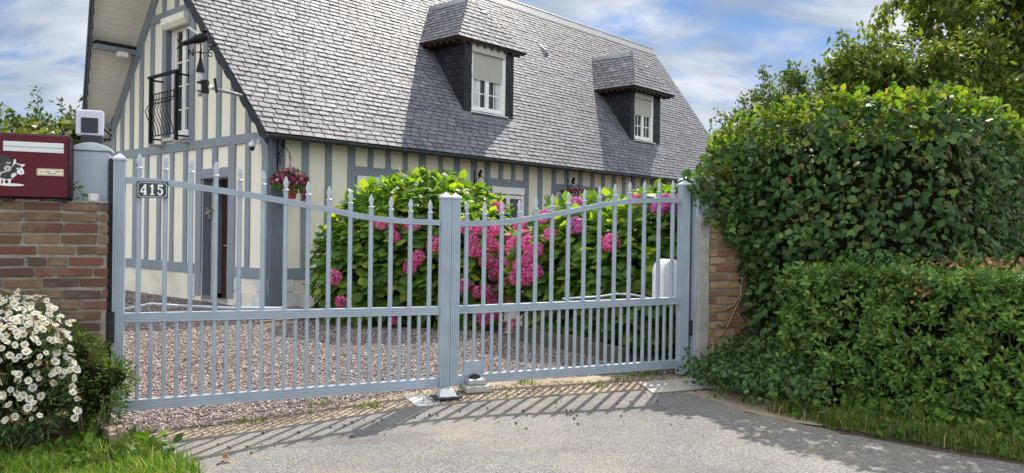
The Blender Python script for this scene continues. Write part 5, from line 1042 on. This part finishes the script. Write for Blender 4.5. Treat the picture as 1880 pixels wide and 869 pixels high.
# ------------------------------------------------------------ daisy bush
DC = (-3.18, 4.96, -.06); DBs = thing('daisy_bush', 'rounded bush of white daisies in front of the brick wall', 'bush', DC)
dbl = [((-.02, 0, .50), (.40, .38, .47)), ((-.4, -.05, .5), (.5, .42, .58)), ((.2, .02, .32), (.25, .25, .30)), ((.12, -.1, .62), (.24, .2, .25))]
P, Nn = ellipsoids(dbl, 17000, .30, .16, 4, 1.1); k = len(P)
leaves('foliage', P, rnd(k) + Nn, unit(Nn + rnd(k) * .8 + [0, 0, .4]), rng.uniform(.035, .07, k), T_THIN, 'daisy_leaf', DBs)
core_mesh('inner_shade_core', dbl, 'hedge_inner_shade', DBs, .55)
def daisy_mesh(seed):
    g = np.random.default_rng(seed); m = MB(); k = 16
    for i in range(k):
        a = 2 * math.pi * i / k + g.normal() * .06; r_ = .031 * g.uniform(.9, 1.08); dz = g.uniform(-.004, .004); c, s = math.cos(a), math.sin(a); w_ = .0052
        m.add([(c * .007, s * .007, .001), (c * r_ * .75 - s * w_, s * r_ * .75 + c * w_, .004 + dz), (c * r_, s * r_, .002 + dz), (c * r_ * .75 + s * w_, s * r_ * .75 - c * w_, .004 + dz)], [(0, 3, 2, 1)])
    me = bpy.data.meshes.new('daisy_flower'); n0 = len(m.f)
    e = MB().lathe([(.0066, .002), (.007, .005), (.004, .008), (.001, .009)], k=9); o = len(m.v); m.v += e.v; m.f += [tuple(i + o for i in f_) for f_ in e.f]
    me.from_pydata(m.v, [], m.f); me.materials.append(M['petal_white']); me.materials.append(M['daisy_eye'])
    me.polygons.foreach_set('material_index', [0] * n0 + [1] * (len(m.f) - n0)); me.update(); return me
dms = [daisy_mesh(s) for s in range(4)]
cand, cn = ellipsoids(dbl, 6000, .0, .16, 4); sc_ = cn @ np.array([.25, -.72, .45]) + .35 * (cand[:, 2] - .4); okk = (sc_ > .22) & (cand[:, 2] > .2) & (cand[:, 0] > -.12) & (cn[:, 1] < .35); cand, cn = cand[okk], cn[okk]
pick = []; 
for i in rng.permutation(len(cand)):
    if noise3(cand[i:i+1], 9, 77)[0] < .25 + .5 * (cand[i, 2] > .66) and all(np.linalg.norm(cand[i] - cand[j]) > .032 for j in pick[-300:]) and rng.random() < .30 + .7 * (cand[i, 2] > .66) + .35 * (cand[i, 0] > .25): pick.append(i)
    if len(pick) >= 100: break
for i in pick:
    o = bpy.data.objects.new('daisy_flower', random.choice(dms)); C.objects.link(o); o.parent = DBs; nn = Vector(cn[i]) * .7 + Vector((.1, -.3, .55)) + Vector(rng.normal(size=3) * .42); o.location = Vector(cand[i]) + Vector(cn[i]) * random.uniform(.0, .075); o.rotation_euler = nn.to_track_quat('Z', 'Y').to_euler(); s_ = random.uniform(.6, .98); o.scale = (s_,) * 3
rest = [i for i in rng.permutation(len(cand)) if i not in set(pick) and all(np.linalg.norm(cand[i] - cand[j]) > .026 for j in pick)][:400]; rest = [i for i in rest if cand[i, 2] > .66 or rng.random() < .25][:150]
PP = []; FF = []; nv_ = 0; MI = []
for i in rest:
    me_ = random.choice(dms); nn = Vector(cn[i]) + Vector((.1, -.35, .5)) + Vector(rng.normal(size=3) * .3); Mx = Matrix.Translation(Vector(cand[i]) + Vector(cn[i]) * .02) @ nn.to_track_quat('Z', 'Y').to_matrix().to_4x4() @ Matrix.Scale(random.uniform(.55, .95), 4)
    PP += [tuple(Mx @ v.co) for v in me_.vertices]; FF += [tuple(a + nv_ for a in p_.vertices) for p_ in me_.polygons]; MI += [p_.material_index for p_ in me_.polygons]; nv_ += len(me_.vertices)
me_ = bpy.data.meshes.new('more_daisies'); me_.from_pydata(PP, [], FF); me_.materials.append(M['petal_white']); me_.materials.append(M['daisy_eye']); me_.polygons.foreach_set('material_index', MI); o = bpy.data.objects.new('more_daisies', me_); C.objects.link(o); o.parent = DBs; o['kind'] = 'stuff'
k = 60; ii = rng.integers(0, len(cand), k); fb = cand[ii] + cn[ii] * .025; V_ = []; 
pp = np.repeat(fb, 9, 0) + rng.normal(size=(k * 9, 3)) * .008; leaves('faded_blooms', pp, rnd(k * 9), rnd(k * 9), .022, T_SMALL, 'faded_bloom', DBs)
# box shrub between daisies and gate
BX = thing('box_shrub', 'small green box shrub between the daisies and the left gate post', 'bush', (-2.78, 5.24, -.10))
bbl = [((0, 0, .34), (.22, .17, .34)), ((.16, -.04, .42), (.15, .13, .14)), ((-.12, .0, .55), (.16, .14, .22))]
P, Nn = ellipsoids(bbl, 2600, .12, .12, 6, 1.2); k = len(P); leaves('foliage', P, unit(Nn + rnd(k) * .6 + [0, 0, .4]), unit(Nn + rnd(k) * .6), rng.uniform(.022, .038, k), T_SMALL, 'box_leaf', BX); core_mesh('inner_shade_core', bbl, 'hedge_inner_shade', BX, .5)
m = MB()
for i in range(12): a = random.uniform(0, 6.28); m.tube([(math.cos(a) * .05, math.sin(a) * .05, 0), (math.cos(a) * .15, math.sin(a) * .1, .3)], .004, 4)
m.build('stems', 'vine_stem', BX)
# broken timber edging
for (x, y, a, L_, h_, lab) in ((-2.86, 5.42, -48, .42, .15, 'old wooden edging board leaning at the foot of the left gate post'), (-2.56, 5.08, -62, .18, .17, 'short broken stub of old edging board, nearest the road')):
    o = thing('edging_board', lab, 'board', (x, y, gf(x, y) - .01), R(a)); MB().prism([(0, 0), (L_, 0), (L_, h_ * .95), (L_ * .55, h_), (L_ * .3, h_ * .9), (0, h_ * 1.05)], (0, -.02, 0), X0, Z0, Y0, .045).build('plank', 'old_wood', o, .005)
    MB().prism([(.0, 0), (.04, 0), (.04, h_ * 1.15), (.0, h_ * 1.2)], (L_ * .6, .026, 0), X0, Z0, Y0, .03).build('peg', 'old_wood', o, .004)

# sprout behind the mailbox
SP = thing('leafy_sprout', 'bright arching leafy shoot rising behind the mailbox', 'plant', gw(-.62, .32, 0), GA)
m = MB(); st = [(0, 0, 0), (.0, .05, 1.4), (.02, .05, 1.85), (.10, .0, 2.02), (.22, -.02, 2.10), (.34, 0, 2.07)]; m.tube(st, [.012, .009, .007, .005, .004, .002], 6); m.tube([(-.05, 0, 0), (-.06, 0, 1.6), (-.02, 0, 1.95)], [.01, .007, .003], 6); m.build('stem', 'sprout_leaf', SP)
pp = []; 
for i in range(22): t = i / 21; a = Vector(st[2]).lerp(Vector(st[3]), min(1, t * 3)) if t < .33 else (Vector(st[3]).lerp(Vector(st[4]), (t - .33) * 3) if t < .66 else Vector(st[4]).lerp(Vector(st[5]), min(1, (t - .66) * 3))); pp += [a, a]
pp = np.array(pp); k = len(pp); leaves('leaves', pp, rnd(k) * .5 + [0, -.3, 1], rnd(k) * .5 + [0, -.3, -.5], rng.uniform(.05, .085, k), T_OVAL, 'sprout_leaf', SP)
k = 300; P = rng.normal(size=(k, 3)) * [.12, .08, .05] + [-.0, .05, 1.93]; leaves('lower_leaves', P, rnd(k) + [0, 0, .6], rnd(k), rng.uniform(.04, .08, k), T_OVAL, 'sprout_leaf', SP)
WS = thing('wall_sprig', 'tiny green sprig growing from the wall beside the mailbox', 'plant', gw(-.23, -.10, 1.49), GA)
MB().tube([(.02, 0, 0), (.0, 0, .06), (-.06, 0, .13)], .003, 5).build('stem', 'box_leaf', WS); pp = np.array([(.0, 0, .05), (-.03, 0, .09), (-.06, 0, .13), (-.03, 0, .10), (.0, 0, .03), (-.05, 0, .11)]); leaves('leaves', pp, rnd(6) + [0, -1, .5], np.array([(1, 0, -.3), (1, 0, .3), (-1, 0, .5), (-.6, 0, -.6), (-.7, 0, -.3), (.6, 0, .5)], float), .055, T_SMALL, 'box_leaf', WS)

# ------------------------------------------------------------ trees
def tree(name, label, base, trunk_h, crown, n_leaf, mat, lsize, T=T_OVAL, limbs=24, r0=.16, droop=.5, group=None, twig=.55, seed=1):
    g = np.random.default_rng(seed); o = thing(name, label, 'tree' if 'tree' in name else 'shrub', base, 0, group); m = MB(); tips = []
    c, s = np.array(crown[0], float), np.array(crown[1], float); top_ = Vector((0, 0, trunk_h)); m.tube([(0, 0, 0), (r0 * .3, 0, trunk_h * .5), tuple(top_), tuple(Vector(c) * .55 + top_ * .45)], [r0 * 1.25, r0, r0 * .8, r0 * .45], 9)
    for i in range(limbs):
        d = unit(g.normal(size=3)); d[2] = d[2] * .9 + .12; e_ = c + d * s * g.uniform(.6, 1.0); b = top_.lerp(Vector(c), g.uniform(0, .9)); mid = b.lerp(Vector(e_), .5) + Vector(g.normal(size=3) * .12 * s.mean()) + Vector((0, 0, .1 * s[2]))
        m.tube([b, mid, e_], [r0 * .38, r0 * .2, r0 * .05], 6)
        for j in range(9):
            t = g.uniform(.3, 1); p = (b.lerp(mid, t * 2) if t < .5 else mid.lerp(Vector(e_), t * 2 - 1)); q = p + Vector(unit(g.normal(size=3)) * twig * g.uniform(.4, 1.1) * s.mean() * .42); q.z -= .03
            m.tube([p, q], [r0 * .07, r0 * .025], 4); tips.append((np.array(p), np.array(q)))
    m.build('trunk', 'bark', o); k = n_leaf; ti = g.integers(0, len(tips), k); t = g.random(k) ** .6
    A_ = np.array([a for a, b in tips])[ti]; B_ = np.array([b for a, b in tips])[ti]; p = A_ + (B_ - A_) * t[:, None] * 1.08 + g.normal(size=(k, 3)) * .055 * s.mean() ** .5
    leaves('crown', p, unit(g.normal(size=(k, 3)) * .5 + [0, 0, 1]), unit((B_ - A_) * .6 + unit(g.normal(size=(k, 3))) * .6 + np.array([0, 0, -droop])), g.uniform(.7, 1.25, k) * lsize, T, mat, o)
    return o
tree('leafy_tree', 'big leafy tree with drooping branches behind the hedge at the upper right', (10.1, 14.2, 0), 2.2, ((0, 0, 4.7), (4.2, 2.6, 3.4)), 56000, 'tree_leaf', .17, T_SMALL, 60, .22, .6, seed=5)
tree('spreading_tree', 'lighter spreading tree whose thin branches reach left over the hedge', (6.6, 12.6, 0), 1.8, ((-.2, 0, 3.4), (2.75, 1.2, 1.4)), 38000, 'tree_leaf', .12, T_SMALL, 84, .09, .5, seed=8, twig=.6)
tree('feathery_shrub', 'feathery fine-leaved shrub poking above the left end of the ivy hedge', (3.95, 11.6, 0), 1.4, ((0, 0, 2.95), (.9, .5, 1.1)), 15000, 'shrub_leaf', .065, T_SMALL, 44, .05, -.3, seed=12, twig=.6)
for i, (x, y, h_, r_, lab) in enumerate([(-22.5, 30, 5.7, 2.8, 'dark green tree far behind the mailbox, at the left edge'), (-19.3, 31, 6.3, 2.9, 'rounded far tree just behind the mailbox'), (-16.6, 30.5, 6.0, 2.6, 'far tree beside the square gate lamp'), (-26.5, 33, 5.4, 2.8, 'farthest left tree in the distant row')]):
    tree('distant_tree', lab, (x, y, 0), 1.5, ((0, 0, h_ * .6), (r_, r_ * .8, h_ * .42)), 20000, 'far_leaf', .24, T_SMALL, 90, .15, .2, 'distant trees behind the mailbox', .8, 20 + i)

for o in list(C.objects):
    if o.name.split('.')[0] in ('sunlit_shoots', 'faded_flower', 'faded_blooms', 'trailing_flowers', 'lower_leaves', 'long_shoots', 'shoots', 'sunlit_edge_leaves', 'dead_leaves', 'shoot_leaves', 'slate_hooks'): o['kind'] = 'stuff'
# dark clods on the road
cm = []
for s in range(4):
    m = MB().lathe([(.002, 0), (.009, .002), (.011, .006), (.007, .011), (.002, .013)], k=7); m.v = [(x * random.uniform(.8, 1.3), y * random.uniform(.7, 1.2), z * random.uniform(.8, 1.2)) for x, y, z in m.v]; me = bpy.data.meshes.new('clod'); me.from_pydata(m.v, [], m.f); me.materials.append(M['soil']); cm.append(me)
for i in range(70):
    t = random.random(); x = -2.0 + 3.6 * t; y = 5.15 + 1.45 * t - abs(random.gauss(0, .42)) + .12
    o = bpy.data.objects.new('clod', cm[i % 4]); C.objects.link(o); o.location = (x, y, .003 + gf(x, y)); o.rotation_euler = (0, 0, random.uniform(0, 6)); s_ = random.uniform(.4, 1.05); o.scale = (s_,) * 3
    tag(o, 'tiny dark clod of earth lying on the road in front of the gate', 'clod', 'clods on the road')
o = thing('fallen_leaf', 'curled brown dead leaf on the asphalt near the grass verge', 'leaf', (-1.72, 4.75, .004 + gf(-1.72, 4.75))); k = 5; leaves('blade', rng.normal(size=(k, 3)) * [.03, .02, .004] + [0, 0, .012], rnd(k) + [0, 0, 2], rnd(k) * [1, 1, .2], .05, T_OVAL, 'faded_bloom', o)
